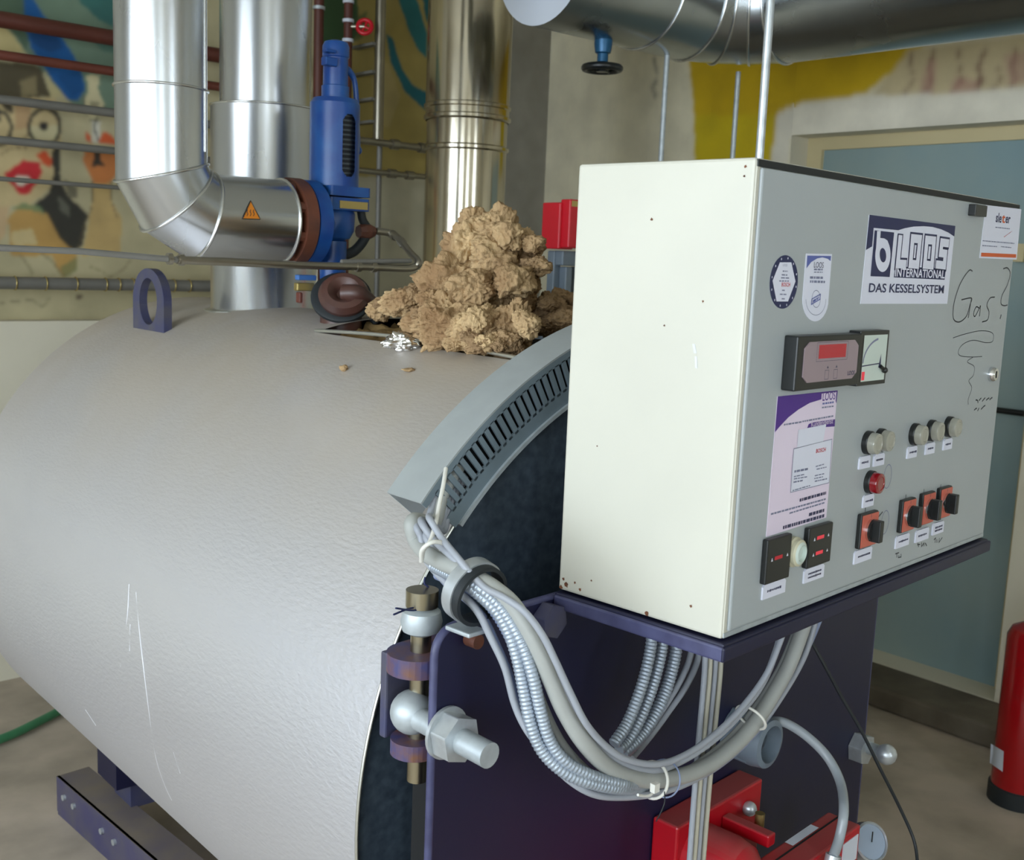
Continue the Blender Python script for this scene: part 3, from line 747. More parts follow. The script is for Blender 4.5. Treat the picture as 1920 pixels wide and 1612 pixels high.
for pts, cl in letters:
    P_ = [Z7(*p) for p in pts]
    MB().ribbon(P_, .0185, L2, closed=cl).build('outlined_letter', 'print_navy', st)
    if not cl:
        d = Vector((P_[0][0] - P_[1][0], P_[0][1] - P_[1][1])).normalized() * .002; P_[0] = (P_[0][0] - d.x, P_[0][1] - d.y)
        d = Vector((P_[-1][0] - P_[-2][0], P_[-1][1] - P_[-2][1])).normalized() * .002; P_[-1] = (P_[-1][0] - d.x, P_[-1][1] - d.y)
    MB().ribbon(P_, .0125, L3, closed=cl).build('letter_fill', 'paper', st)
MB().flat([Z7(*p) for p in ((572, 872), (1262, 905), (1245, 1058), (548, 1025))], L2).build('word_band', 'print_navy', st)
x0, z0 = Z7(560, 1010); x1, z1 = Z7(1240, 1045)
text('INTERNATIONAL', .0172, x0, z0, L3, 'paper', st, fit=x1 - x0, bold=.0003)
x0, z0 = Z7(200, 1228); x1, z1 = Z7(1228, 1252)
text('DAS KESSELSYSTEM', .0178, x0, z0 + .0002, L3, 'print_navy', st, fit=x1 - x0, bold=.00025)

# --- round sticker with hexagon
def Z1(x, y): return fp(1400 + x / 8, 440 + y / 8)
def oval(cx, cy, rx, ry, tilt, n=40): return [Z1(cx + rx * math.cos(t) + tilt * math.sin(t), cy + ry * math.sin(t)) for t in [2 * math.pi * i / n for i in range(n)]]
st = sticker(oval(553, 708, 208, 402, -24), 'round_sticker', 'print_navy', 'round dark blue sticker with white hexagon and red word')
MB().flat([Z1(*p) for p in ((490, 414), (662, 414), (724, 700), (612, 1000), (440, 1000), (380, 690))], L1).build('hexagon_print', 'paper', st)
for i in range(12):
    t = 2 * math.pi * i / 12 + .2; c = Z1(553 + 188 * math.cos(t) - 22 * math.sin(t), 708 + 362 * math.sin(t))
    MB().flat([(c[0] + .0011 * math.cos(u), c[1] + .0016 * math.sin(u)) for u in (0, 1.05, 2.1, 3.14, 4.19, 5.24)], L1).build('drop_print', 'paper', st)
c = Z1(512, 775); text('BOSCH', .0072, c[0], c[1], L2, 'print_red', st, fit=Z1(640, 775)[0] - c[0], bold=.0001)
c = Z1(530, 470); text('LOOS', .0042, c[0], c[1], L2, 'print_grey', st)
def scribble(parent, px0, px1, f, h=.0016, material='print_grey', y=L2, seed=0):
    """a line of print too small to read: a row of short word-length dashes"""
    a = f(*px0); b = f(*px1); r_ = random.Random(seed + int(px0[0] * 7 + px0[1])); mb = MB(); t = 0.0
    d = Vector((b[0] - a[0], b[1] - a[1])); L_ = d.length; d /= L_
    while t < L_ - .001:
        w = min(L_ - t, .003 + r_.random() * .007); p0 = Vector(a) + d * t; p1 = Vector(a) + d * (t + w)
        mb.ribbon([p0, p1], h, y); t += w + .0016
    return mb.build('small_print', material, parent)
for (a, b) in (((530, 545), (605, 548)), ((515, 600), (600, 605)), ((505, 645), (640, 650)), ((478, 692), (635, 695)), ((520, 832), (570, 834)), ((488, 892), (585, 895)), ((515, 960), (575, 962))):
    scribble(st, a, b, Z1)
# --- tongue-shaped sticker
P_ = [(888, 282), (1275, 290), (1222, 960)] + [(1030 + 195 * math.cos(t) - 10 * math.sin(t), 960 + 340 * math.sin(t)) for t in [math.pi * i / 14 for i in range(1, 14)]] + [(835, 960)]
st = sticker([Z1(*p) for p in P_], 'tongue_sticker', label='white tongue-shaped inspection sticker with blue corner arch')
MB().flat([Z1(*p) for p in ((902, 312), (1258, 318), (1250, 395), (1205, 360), (1130, 340), (1050, 355), (960, 410), (888, 505))], L1).build('arch_print', 'print_blue', st)
c = Z1(998, 492); text('LOOS', .0108, c[0], c[1], L2, 'print_dark', st, fit=Z1(1142, 490)[0] - c[0])
for (a, b, h) in (((1000, 520), (1130, 522), .0022), ((1000, 560), (1130, 562), .0014), ((940, 640), (1145, 646), .003), ((940, 700), (1165, 708), .003)):
    scribble(st, a, b, Z1, h)
MB().ribbon([Z1(1035 + 62 * math.cos(t), 962 + 128 * math.sin(t)) for t in [2 * math.pi * i / 28 for i in range(28)]], .0009, L1, True).build('seal_ring', 'print_grey', st)
MB().ribbon([Z1(1030 + 150 * math.cos(t), 965 + 240 * math.sin(t)) for t in [math.pi * (i / 20) for i in range(21)]], .0008, L1).build('seal_ring', 'print_grey', st)
MB().ribbon([Z1(*p) for p in ((966, 965), (1098, 890), (1092, 965), (960, 1045))], .0014, L2, True).build('seal_band', 'print_blue', st)
scribble(st, (985, 1000), (1075, 940), Z1, .003, 'print_blue')
# --- sticker at the door edge
def Z4(x, y): return fp(1380 + x / 3.359, 280 + y / 3.358)
st = sticker([Z4(*p) for p in ((1572, 350), (1795, 376), (1765, 694), (1532, 684))], 'service_sticker', label='white service sticker with blue and orange word above orange bar')
for wd, xa, xb, mm in (('sle', 1632, 1668, 'print_navy'), ('t', 1669, 1692, 'print_orange'), ('er', 1693, 1724, 'print_navy')):
    c = Z4(xa, 456 + (xa - 1632) * .09); text(wd, .022, c[0], c[1], L1, mm, st, fit=Z4(xb, 456)[0] - c[0], bold=.0005)
for (a, b) in (((1550, 575), (1750, 592)), ((1548, 605), (1640, 612)), ((1665, 612), (1730, 618)), ((1630, 490), (1720, 500))): scribble(st, a, b, Z4)
MB().ribbon([Z4(1685, 552), Z4(1740, 512), Z4(1715, 530)], .0012, L1).build('tick_print', 'print_red', st)
MB().flat([Z4(*p) for p in ((1542, 650), (1762, 660), (1760, 682), (1540, 674))], L1).build('bar_print', 'print_orange', st)
kp(MB().box((fp(1816, 388)[0], DF - .012, fp(1816, 404)[1]), (fp(1838, 388)[0], DF, fp(1838, 386)[1])), 'door_stop', 'black_plastic', bevel=.001)
# --- poster below the display
def Z3(x, y): return fp(1420 + x / 5.756, 730 + y / 5.757)
st = sticker([Z3(*p) for p in ((216, 75), (862, 10), (740, 1380), (92, 1592))], 'service_poster', 'paper_pink_light', 'tall white service leaflet with purple arch corner')
MB().flat([Z3(*p) for p in ((216, 75), (862, 10), (848, 150), (838, 122), (690, 105), (560, 145), (440, 215), (330, 300), (240, 395), (183, 462))], L1).build('arch_print', 'print_purple', st)
MB().flat([Z3(*p) for p in ((688, 44), (846, 24), (838, 125), (682, 150))], L2).build('logo_patch', 'paper_pink_light', st)
c = Z3(694, 122); text('LOOS', .0165, c[0], c[1], L3, 'print_purple', st, fit=Z3(830, 110)[0] - c[0], bold=.00015)
scribble(st, (696, 152), (820, 136), Z3, .0026, 'print_blue')
for (a, b, h, mm) in (((690, 195), (815, 180), .002, 'print_grey'), ((280, 380), (470, 350), .0022, 'print_grey'), ((480, 345), (815, 285), .0022, 'print_grey'),
                  ((450, 1195), (735, 1115), .0042, 'print_dark'), ((140, 1345), (735, 1180), .0024, 'print_grey'), ((340, 1335), (725, 1218), .0022, 'print_grey'),
                  ((550, 1350), (720, 1300), .0046, 'print_dark'), ((270, 1490), (715, 1360), .0046, 'print_dark')):
    scribble(st, a, b, Z3, h, mm)
MB().flat([Z3(*p) for p in ((530, 418), (548, 372), (590, 355), (832, 320), (828, 398))], L2).build('title_band', 'print_purple', st)
c = Z3(572, 405); text('Kundendienst', .0105, c[0], c[1] + .0004, L3, 'paper_pink_light', st, fit=Z3(806, 380)[0] - c[0])
MB().flat([Z3(*p) for p in ((435, 435), (735, 375), (728, 415), (695, 600), (420, 640))], L3).build('tape_strip', 'paper', st)
MB().flat([Z3(*p) for p in ((385, 640), (798, 535), (765, 1005), (350, 1110))], L2).build('business_card', 'paper', st)
MB().ribbon([Z3(*p) for p in ((385, 640), (798, 535), (765, 1005), (350, 1110))], .0009, L3, True).build('card_edge', 'print_grey', st)
c = Z3(600, 690); text('BOSCH', .0080, c[0] + .006, c[1], L4, 'print_red', st, fit=Z3(728, 660)[0] - c[0] - .006, bold=.0001)
for (a, b, h) in (((390, 885), (540, 855), .003), ((385, 940), (495, 915), .0015), ((385, 965), (530, 940), .0015), ((380, 1000), (480, 980), .002), ((620, 830), (710, 805), .0015), ((630, 860), (740, 835), .0015), ((610, 930), (720, 905), .0015), ((605, 960), (700, 940), .0015), ((610, 990), (750, 960), .0018), ((370, 1090), (560, 1035), .0015)):
    scribble(st, a, b, Z3, h, 'print_grey', L4)

# --- display unit and pressure dial
def Z2(x, y): return fp(1420 + x / 7.385, 600 + y / 7.385)
dz = .014
x0, z1 = fp(1466, 626); x1, z0 = fp(1588, 732)
x0 = fp(1464, 680)[0]; x1 = fp(1589, 680)[0]; z1 = fp(1530, 620)[1]; z0 = fp(1520, 736)[1]
disp = kp(MB().box((x0 + .004, DF - .020, z0 + .008), (x1 - .002, DF, z1 - .004)), 'display_unit', 'black_plastic', bevel=.002)
fy = DF - .020
ax0, ax1, az0, az1 = x0 + .0205, x1 - .014, z0 + .018, z1 - .012
oct_ = [(ax0 + .012, az0), (ax1 - .012, az0), (ax1, az0 + .008), (ax1, az1 - .008), (ax1 - .012, az1), (ax0 + .012, az1), (ax0, az1 - .008), (ax0, az0 + .008)]
MB().prism(oct_, fnc, fy - .0014, fy).build('panel_face', 'panel_face', disp)
mx_, mz_ = (ax0 + ax1) / 2, (az0 + az1) / 2
MB().ribbon([(mx_ - .042, mz_ + .0005), (mx_ + .042, mz_ + .0005), (mx_ + .042, mz_ + .025), (mx_ - .042, mz_ + .025)], .0005, fy - .0016, True).build('screen_border', 'print_dark', disp)
MB().flat([(mx_ - .037, mz_ + .004), (mx_ + .037, mz_ + .004), (mx_ + .037, mz_ + .022), (mx_ - .037, mz_ + .022)], fy - .0018).build('screen', 'lcd', disp)
for kx in (-.016, .008):
    MB().ribbon([(mx_ + kx, mz_ - .024), (mx_ + kx + .010, mz_ - .024), (mx_ + kx + .010, mz_ - .012), (mx_ + kx, mz_ - .012)], .0006, fy - .0016, True).build('key_outline', 'print_dark', disp)
    MB().flat([(mx_ + kx + .004, mz_ - .0095), (mx_ + kx + .009, mz_ - .0095), (mx_ + kx + .0065, mz_ - .006)], fy - .0016).build('key_symbol', 'print_dark', disp)
text('LOOS', .008, ax1 - .026, az0 + .005, fy - .0016, 'print_dark', disp, bold=.0002)
x2 = fp(1646, 660)[0]; gx0 = x1 - .003
gz1 = fp(1620, 618)[1]; gz0 = fp(1620, 718)[1]
gau = kp(MB().box((gx0, DF - .018, gz0), (x2 - .006, DF, gz1)), 'dial_instrument', 'black_plastic', bevel=.001)
gy = DF - .018
MB().flat([(gx0 + .010, gz0 + .006), (x2 - .012, gz0 + .006), (x2 - .012, gz1 - .006), (gx0 + .010, gz1 - .006)], gy - .0004).build('dial_face', 'gauge_face', gau)
MB().ribbon([(gx0 + .012 + .052 * (1 - math.cos(t)), gz1 - .045 + .034 * math.sin(t)) for t in [1.35 * i / 12 for i in range(13)]], .003, gy - .0006).build('dial_scale', 'print_grey', gau)
MB().ribbon([(gx0 + .010, gz0 + .028), (x2 - .030, gz0 + .030)], .0016, gy - .0006).build('pointer', 'print_dark', gau)
MB().flat([(x2 - .034, gz0 + .024), (x2 - .026, gz0 + .024), (x2 - .028, gz0 + .044)], gy - .0006).build('pointer', 'print_dark', gau)
MB().tube([(x2 - .030, gy - .002, gz0 + .026), (x2 - .019, gy - .004, gz0 + .020)], .0028, 8).build('set_screw', 'black_plastic', gau)
MB().sphere((x2 - .019, gy - .004, gz0 + .020), .0045, 12).build('set_screw', 'black_plastic', gau)
MB().flat([(gx0 + .011, gz0 + .008), (gx0 + .020, gz0 + .008), (gx0 + .020, gz0 + .020), (gx0 + .011, gz0 + .020)], gy - .0006).build('red_mark', 'led', gau)

# --- indicator lamps, with white legend tags
def lamp(px, py, kind, name='indicator_lamp'):
    c = CL(px, py, DF - .010); x, z = c.x, c.z
    b = kp(MB().lathe((x, DF, z), (0, -1, 0), [(.0175, 0), (.0175, .007), (.0150, .009)], 32), name, 'black_plastic')
    MB().lathe((x, DF - .007, z), (0, -1, 0), [(.0158, 0), (.0158, .008), (.0150, .0115), (.0105, .0125), (.0095, .0118), (.0003, .0118)], 32).build('lens', kind, b)
    return b
for px, py in ((1637, 831), (1660, 826), (1724, 815), (1755, 808), (1788, 801)): lamp(px, py, 'lamp_lens')
lamp(1641, 905, 'lamp_red')
def legend(px, py, w, h, lines=1):
    x, z = fp(px, py)
    o = kp(MB().prism([(x - w / 2, z - h / 2), (x + w / 2, z - h / 2), (x + w / 2, z + h / 2 - .003), (x + w / 2 - .004, z + h / 2), (x - w / 2 + .004, z + h / 2), (x - w / 2, z + h / 2 - .003)], fnc, DF - .0025, DF), 'legend_tag', 'paper')
    for k_ in range(lines):
        zz = z + (.002 if lines > 1 else 0) - k_ * .0055
        r_ = random.Random(px); mb = MB(); t = x - w * .32
        while t < x + w * .3:
            ww = .002 + r_.random() * .003; mb.ribbon([(t, zz), (t + ww, zz)], .0022 + r_.random() * .0014, DF - .0027); t += ww + .0007
        mb.build('small_print', 'print_dark', o)
for (px, py) in ((1619, 866), (1646, 861), (1708, 847), (1742, 840), (1775, 832), (1626, 938)): legend(px, py, .034, .0185)
for (px, py, w, l) in ((1616, 1040, .056, 1), (1690, 1013, .048, 1), (1727, 1002, .05, 1), (1757, 989, .044, 2), (1449, 1103, .058, 1), (1524, 1074, .056, 2)): legend(px, py, w, .020, l)
# --- rotary switches
def rotary(px, py, w=.046):
    c = CL(px, py, DF - .008); x, z = c.x, c.z; h = .053
    b = kp(MB().box((x - w / 2, DF - .008, z - h / 2), (x + w / 2, DF, z + h / 2)), 'rotary_switch', 'black_plastic', bevel=.002)
    MB().box((x - w / 2 + .002, DF - .0092, z - h / 2 + .002), (x + w / 2 - .002, DF - .008, z + h / 2 - .002)).build('face_plate', 'switch_plate', b)
    MB().cyl((x, DF - .0092, z), (x, DF - .013, z), .0170, 28).build('collar', 'chrome', b)
    k_ = MB().cyl((x, DF - .013, z), (x, DF - .016, z), .0155, 28); k_.box((x - .0060, DF - .028, z - .0165), (x + .0060, DF - .013, z + .0165))
    k_.build('knob', 'black_plastic', b, .0015)
    MB().ribbon([(x, z + .019), (x, z + .024)], .0012, DF - .0094).build('position_mark', 'print_dark', b)
rotary(1630, 993, .054); rotary(1704, 966); rotary(1741, 953); rotary(1773, 942)
# --- two black limiters and a pushbutton
def limiter(px0, py0, px1, py1, dual):
    t = .009; a = fp(px0, py0, DF - t); b_ = fp(px1, py1, DF - t)
    o = kp(MB().box((a[0], DF - t, b_[1]), (b_[0], DF, a[1])), 'limit_indicator', 'black_plastic', bevel=.002)
    mxx = (a[0] + b_[0]) / 2; mzz = (a[1] + b_[1]) / 2
    rows = [mzz + .012, mzz - .010] if dual else [mzz + .003]
    for z in rows:
        MB().flat([(mxx - .012, z - .0025), (mxx + .008, z - .0025), (mxx + .008, z + .0025), (mxx - .012, z + .0025)], DF - t - .0003).build('led_digits', 'led' if dual else 'print_red', o)
        MB().flat([(mxx - .021, z - .003), (mxx - .016, z - .003), (mxx - .0185, z + .002)], DF - t - .0003).build('led_symbol', 'paper', o)
        MB().flat([(mxx + .018, z - .002), (mxx + .023, z - .002), (mxx + .0205, z + .0025)], DF - t - .0003).build('led_symbol', 'paper', o)
    return o
limiter(1441, 1013, 1480, 1082, False); limiter(1519, 991, 1557, 1052, True)
c = CL(1500, 1037, DF - .012); x, z = c.x, c.z
bt = kp(MB().lathe((x, DF, z), (0, -1, 0), [(.021, 0), (.021, .005), (.0185, .007), (.0185, .012), (.0155, .014)], 32), 'push_button', 'button_cream')
MB().lathe((x, DF - .014, z), (0, -1, 0), [(.0155, 0), (.0115, .002), (.0105, -.003), (.0003, -.003)], 32).build('button_cap', 'gauge_face', bt)
# --- cam lock
c = CL(1866, 702, DF - .008)
lk = kp(MB().lathe((c.x, DF, c.z), (0, -1, 0), [(.013, 0), (.013, .006), (.0105, .010), (.0003, .010)], 28), 'cam_lock', 'chrome')
MB().box((c.x - .0015, DF - .0106, c.z - .006), (c.x + .0015, DF - .0098, c.z + .006)).build('key_slot', 'black_void', lk)
# --- handwriting and rings drawn on the door
def Z8(x, y): return fp(1780 + x / 3.357, 340 + y / 3.358)
def pstroke(pts, w=.0022, k=6): kp(MB().ribbon([(p.x, p.y) for p in cr([Vector(Z8(*q) + (0,)) for q in pts], k)], w, DF - .0003), 'pen_stroke', 'pen')
pstroke([(145, 565), (122, 562), (70, 640), (30, 760), (24, 860), (60, 885), (105, 850), (128, 780), (138, 735), (75, 745)])
pstroke([(138, 735), (118, 860)])
pstroke([(190, 800), (168, 790), (152, 830), (160, 850), (182, 810), (195, 785), (188, 850)])
pstroke([(285, 728), (255, 735), (235, 780), (248, 820), (240, 870), (205, 885)])
pstroke([(338, 550), (365, 545), (382, 580), (365, 650), (330, 720), (325, 770), (345, 782), (365, 778)])
pstroke([(326, 838), (318, 866)], .003)
pstroke([(22, 985), (100, 960), (200, 940), (270, 955), (272, 1005), (230, 1015), (150, 1000), (85, 1025), (55, 1070), (70, 1098), (140, 1105), (205, 1102)], .0013)
pstroke([(150, 1105), (112, 1135), (155, 1165), (150, 1220), (122, 1255), (140, 1300), (118, 1370), (118, 1405)], .0013)
for a_, b_ in (((165, 1375), (180, 1395)), ((185, 1380), (200, 1365)), ((205, 1385), (225, 1362)), ((230, 1378), (250, 1365)), ((252, 1375), (270, 1362)), ((155, 1440), (172, 1430)), ((176, 1445), (185, 1425)), ((198, 1435), (225, 1410))):
    pstroke([a_, ((a_[0] + b_[0]) / 2 + 4, (a_[1] + b_[1]) / 2 - 6), b_], .0025, 4)
def Z5(x, y): return fp(1400 + x / 4.364, 880 + y / 4.364)
for pts in ([(1215, 690), (1245, 680)], [(1228, 685), (1228, 720)], [(1245, 700), (1240, 720), (1262, 715), (1262, 690)], [(1400, 600), (1405, 635)], [(1395, 615), (1418, 612)], [(1430, 595), (1430, 630), (1450, 600), (1448, 628)], [(1460, 600), (1472, 625)],
            [(1530, 575), (1545, 560), (1540, 600)], [(1555, 570), (1556, 600)], [(1575, 560), (1572, 596), (1600, 555)],
            [(1302, 205), (1300, 235)], [(1450, 160), (1448, 190)], [(1588, 122), (1586, 152)], [(970, 310), (968, 345)], [(1075, 390), (1100, 360), (1112, 345)]):
    kp(MB().ribbon([Z5(*q) for q in pts], .002, DF - .0003), 'pen_stroke', 'pen')
for (cx, cy) in ((1664, 893), (1659, 979)):
    c = fp(cx, cy); mb = MB().ribbon([(c[0] + .013 * math.cos(t), c[1] + .0185 * math.sin(t)) for t in [2 * math.pi * i / 28 for i in range(28)]], .0013, DF - .0003, True)
    kp(mb, 'ring_mark', 'print_grey')
# rust specks and the long white run on the cabinet side
sp = MB()
def side(px, py):
    d = ray(px, py); t = ((CO - EYE).dot(CEX)) / d.dot(CEX); p_ = EYE + d * t - CO; return (p_.dot(CEY), p_.z)
for (px, py, r) in ((1057, 1085, 3), (1062, 1096, 5), (1052, 1100, 4), (1078, 1092, 2.5), (1213, 1150, 4.5), (1296, 1136, 2.6), (1109, 1088, 2), (1222, 411, 2.6), (1246, 610, 1.8), (1318, 565, 2), (1398, 312, 2.5), (1396, 330, 2), (1120, 836, 1.5), (1088, 1105, 3)):
    y_, z_ = side(px, py); rr = r / 1350
    pts = [(y_ + rr * (1 + .4 * math.sin(k * 2.3 + px)) * math.cos(2 * math.pi * k / 9), z_ + rr * (1 + .4 * math.sin(k * 3.1 + py)) * math.sin(2 * math.pi * k / 9)) for k in range(9)]
    kp(MB().add([(-.0004, p_[0], p_[1]) for p_ in pts], [tuple(range(8, -1, -1))]), 'rust_speck', 'rust')
run = MB()
for (a, b, w) in (((1301, 645), (1304, 662), 5), ((1305, 668), (1306, 690), 4)):
    p0 = side(*a); p1 = side(*b); run.add([(-.0005, p0[0] - w / 2700, p0[1]), (-.0005, p0[0] + w / 2700, p0[1]), (-.0005, p1[0] + w / 2700, p1[1]), (-.0005, p1[0] - w / 2700, p1[1])], [(3, 2, 1, 0)])
kp(run, 'paint_run', 'white_plastic')

# ------------------------------------------------------------------ cables
BXS = [770, 800, 850, 893, 950, 1000, 1050, 1100, 1200, 1300, 1550]; BDY = [.40, .35, .27, .235, .20, .165, .14, .12, .105, .095, .085]
def chp(deg, r, dy): a = math.radians(deg); return Vector((BX + r * math.cos(a), BYF + dy, BZ + r * math.sin(a)))
def cpath(pts, dys, k=8):
    n = len(pts); out = []
    if dys and dys[0] == 'bundle':
        for q_ in pts: out.append(q_ if isinstance(q_, Vector) else CWLD(CL(q_[0], q_[1], float(np.interp(q_[0], BXS, BDY)) + dys[1])))
        return cr(out, k)
    for i, (px, py) in enumerate(pts):
        t = i / (n - 1) * (len(dys) - 1); j = min(int(t), len(dys) - 2); dy = dys[j] + (dys[j + 1] - dys[j]) * (t - j)
        out.append(CWLD(CL(px, py, dy)))
    return cr(out, k)
def corr(path, r, pitch=.0056):
    P = resample(path, pitch / 4); return MB().tube(P, [r * (.92 + .08 * math.cos(math.pi * i / 2)) for i in range(len(P))], 14)
bun = thing('cable_bundle', 'thick tied bundle of grey cables looping from the boiler rim to the cabinet', 'cables', CWLD((.1, .15, -.9)))
thick = [chp(134, .738, .016), chp(138, .738, .008), chp(141.5, .738, -.012), (775, 977), (782, 1016), (809, 1044), (854, 1064), (891, 1083), (923, 1102), (958, 1131), (986, 1172), (1012, 1223), (1034, 1275), (1060, 1334), (1098, 1394), (1150, 1444), (1215, 1462), (1275, 1455), (1325, 1436), (1370, 1404), (1410, 1362), (1448, 1304), (1480, 1245), (1507, 1172), (1514, 1140)]
D1 = ['bundle', 0.0]
def TUCK(pts): return [CWLD(CL(px, py, .128)) for px, py in pts]
def bp(pts, dys, r, material, k=8, corrug=False):
    P = cpath(pts, dys, k)
    return wpart(corr(P, r) if corrug else MB().tube(P, r, 12), 'conduit' if corrug else 'cable', material, bun)
bp(thick, D1, .0118, 'cable_thick')
D2 = ['bundle', -.004]
bp([(815, 1062), (868, 1090), (906, 1120), (935, 1150), (956, 1189), (972, 1241), (983, 1297), (996, 1360), (1018, 1409), (1058, 1447), (1110, 1468), (1170, 1478)] + TUCK([(1240, 1474), (1310, 1450), (1370, 1410), (1425, 1348), (1470, 1276), (1503, 1205), (1518, 1150)]), D2, .0088, 'conduit', corrug=True)
bp([(812, 1052), (880, 1090), (924, 1122), (956, 1162), (982, 1213), (1001, 1275), (1014, 1334), (1032, 1390), (1064, 1430), (1120, 1458), (1180, 1470)] + TUCK([(1240, 1464), (1310, 1440), (1370, 1398), (1425, 1348), (1470, 1276), (1503, 1205), (1508, 1150)]), D2, .0085, 'conduit', corrug=True)
bp([(822, 1076), (875, 1100), (915, 1130), (945, 1172), (970, 1225), (990, 1290), (1004, 1350), (1026, 1400), (1070, 1440), (1130, 1470)] + TUCK([(1240, 1474), (1310, 1450), (1370, 1410), (1425, 1348), (1470, 1276), (1503, 1205), (1518, 1150)]), ['bundle', .010], .0085, 'cable_blue', corrug=True)
TH = [
    ([chp(134, .722, .016), chp(138, .722, .008), chp(141.5, .722, -.012), (790, 975), (812, 1010), (850, 1045), (900, 1095), (940, 1120), (975, 1150), (1010, 1190), (1035, 1235), (1058, 1295), (1085, 1350), (1120, 1395), (1170, 1430), (1225, 1444), (1280, 1425), (1340, 1385), (1390, 1335), (1430, 1280), (1455, 1220), (1468, 1170)], D1, .0052, 'cable_grey'),
    ([chp(134, .712, .016), chp(138, .712, .008), chp(141.5, .712, -.012), (804, 968), (826, 1005), (862, 1050), (905, 1098), (945, 1120), (985, 1148), (1018, 1192), (1042, 1240), (1070, 1300), (1100, 1358), (1140, 1402), (1180, 1425), (1235, 1432), (1290, 1412), (1348, 1370), (1398, 1318), (1438, 1262), (1462, 1205), (1475, 1165)], ['bundle', -.010], .0046, 'cable_grey'),
    ([chp(134, .75, .016), chp(138, .75, .008), chp(141.5, .75, -.012), (782, 985), (790, 1008), (800, 1050), (830, 1085), (872, 1120), (898, 1150), (921, 1196), (947, 1252), (965, 1319), (988, 1368), (1025, 1415), (1062, 1458), (1112, 1488), (1168, 1494), (1235, 1486), (1300, 1462), (1365, 1420), (1425, 1360), (1475, 1290), (1510, 1225), (1530, 1160)], D1, .0050, 'cable_grey'),
    ([chp(134, .73, .016), chp(138, .73, .008), chp(141.5, .73, -.012), (792, 1000), (804, 1045), (836, 1092), (880, 1128), (908, 1160), (932, 1210), (954, 1262), (974, 1325), (1000, 1380), (1040, 1430), (1085, 1468), (1140, 1482), (1200, 1484), (1260, 1476), (1330, 1446), (1395, 1395), (1445, 1335), (1490, 1262), (1520, 1200), (1540, 1152)], ['bundle', .012], .0052, 'cable_blue'),
    ([chp(134, .715, .016), chp(138, .715, .008), chp(141.5, .715, -.012), (800, 1000), (816, 1036), (842, 1070), (885, 1105), (925, 1120), (965, 1150), (1000, 1205), (1024, 1262), (1046, 1322), (1078, 1382), (1120, 1432), (1180, 1468), (1245, 1468), (1310, 1446), (1370, 1404), (1420, 1345), (1462, 1280), (1496, 1215), (1520, 1150)], ['bundle', .016], .0058, 'cable_grey'),
    ([(880, 1098), (925, 1122), (962, 1165), (988, 1225), (1010, 1300), (1040, 1370), (1075, 1420), (1125, 1462), (1190, 1478), (1255, 1462), (1320, 1425), (1378, 1375), (1425, 1315), (1462, 1255), (1490, 1190), (1498, 1160)], ['bundle', .018], .0062, 'cable_thick'),
    ([(872, 1102), (915, 1130), (950, 1180), (978, 1235), (1003, 1300), (1035, 1370), (1066, 1420), (1110, 1470), (1180, 1490), (1245, 1478), (1312, 1452), (1385, 1400), (1438, 1335), (1480, 1265), (1512, 1190), (1524, 1155)], ['bundle', .022], .0055, 'cable_grey'),
]
for pts, dys, r, mm in TH: bp(pts, dys, r, mm)
# cable ties and the loose tie string
def tie(px, py, dy, ax, R, material, r=.0022, squash=1.0):
    c = CWLD(CL(px, py, dy)); ax = Vector(ax).normalized(); u = ax.orthogonal().normalized(); w = ax.cross(u)
    return MB().tube([c + u * R * math.cos(2 * math.pi * i / 28) + w * R * squash * math.sin(2 * math.pi * i / 28) for i in range(28)], r, 8, closed=True)
def dirc(a, b, da, db): return CWLD(CL(*b, db)) - CWLD(CL(*a, da))
wpart(tie(1224, 1462, .105, dirc((1150, 1460), (1290, 1455), .1, .1), .0245, 'tie_white'), 'cable_tie', 'tie_white', bun)
wpart(tie(1246, 1459, .104, dirc((1150, 1460), (1290, 1455), .1, .1), .0255, 'black_rubber', .0013), 'tie_wire', 'cable_blue', bun)
wpart(tie(1408, 1345, .09, dirc((1360, 1400), (1440, 1280), .085, .085), .0245, 'tie_white'), 'cable_tie', 'tie_white', bun)
wpart(MB().tube(cpath([(1228, 1480), (1220, 1490), (1208, 1492), (1196, 1490)], [.06, .06], 5), .0018, 8), 'tie_tail', 'tie_white', bun)
wpart(MB().box((-.005, -.004, -.006), (.005, .004, .006), Matrix.Translation(CWLD(CL(1228, 1476, .058)))), 'tie_head', 'tie_white', bun)
wpart(MB().tube(cpath([(1246, 1484), (1246, 1505), (1238, 1525), (1230, 1540)], [.06, .06], 5), .0009, 6), 'string_tail', 'black_rubber', bun)
wpart(MB().tube(cpath([(836, 878), (832, 905), (824, 945), (816, 985), (806, 1015), (795, 1030), (790, 1050)], [.38, .335, .31], 6), .0030, 10), 'tie_string', 'tie_white', bun)
wpart(MB().tube(cpath([(790, 1052), (792, 1030), (812, 1016), (838, 1020), (846, 1030)], [.31, .29, .29], 6), .0030, 10), 'tie_string', 'tie_white', bun)
wpart(MB().tube(cpath([(797, 1082), (796, 1094), (804, 1102), (812, 1125), (800, 1138), (770, 1140), (738, 1152)], [.36, .34], 5), .0014, 8), 'tie_wire', 'print_navy', bun)
wpart(MB().tube(cpath([(742, 1140), (775, 1144), (800, 1138)], [.34, .34], 5), .0014, 8), 'tie_wire', 'print_navy', bun)

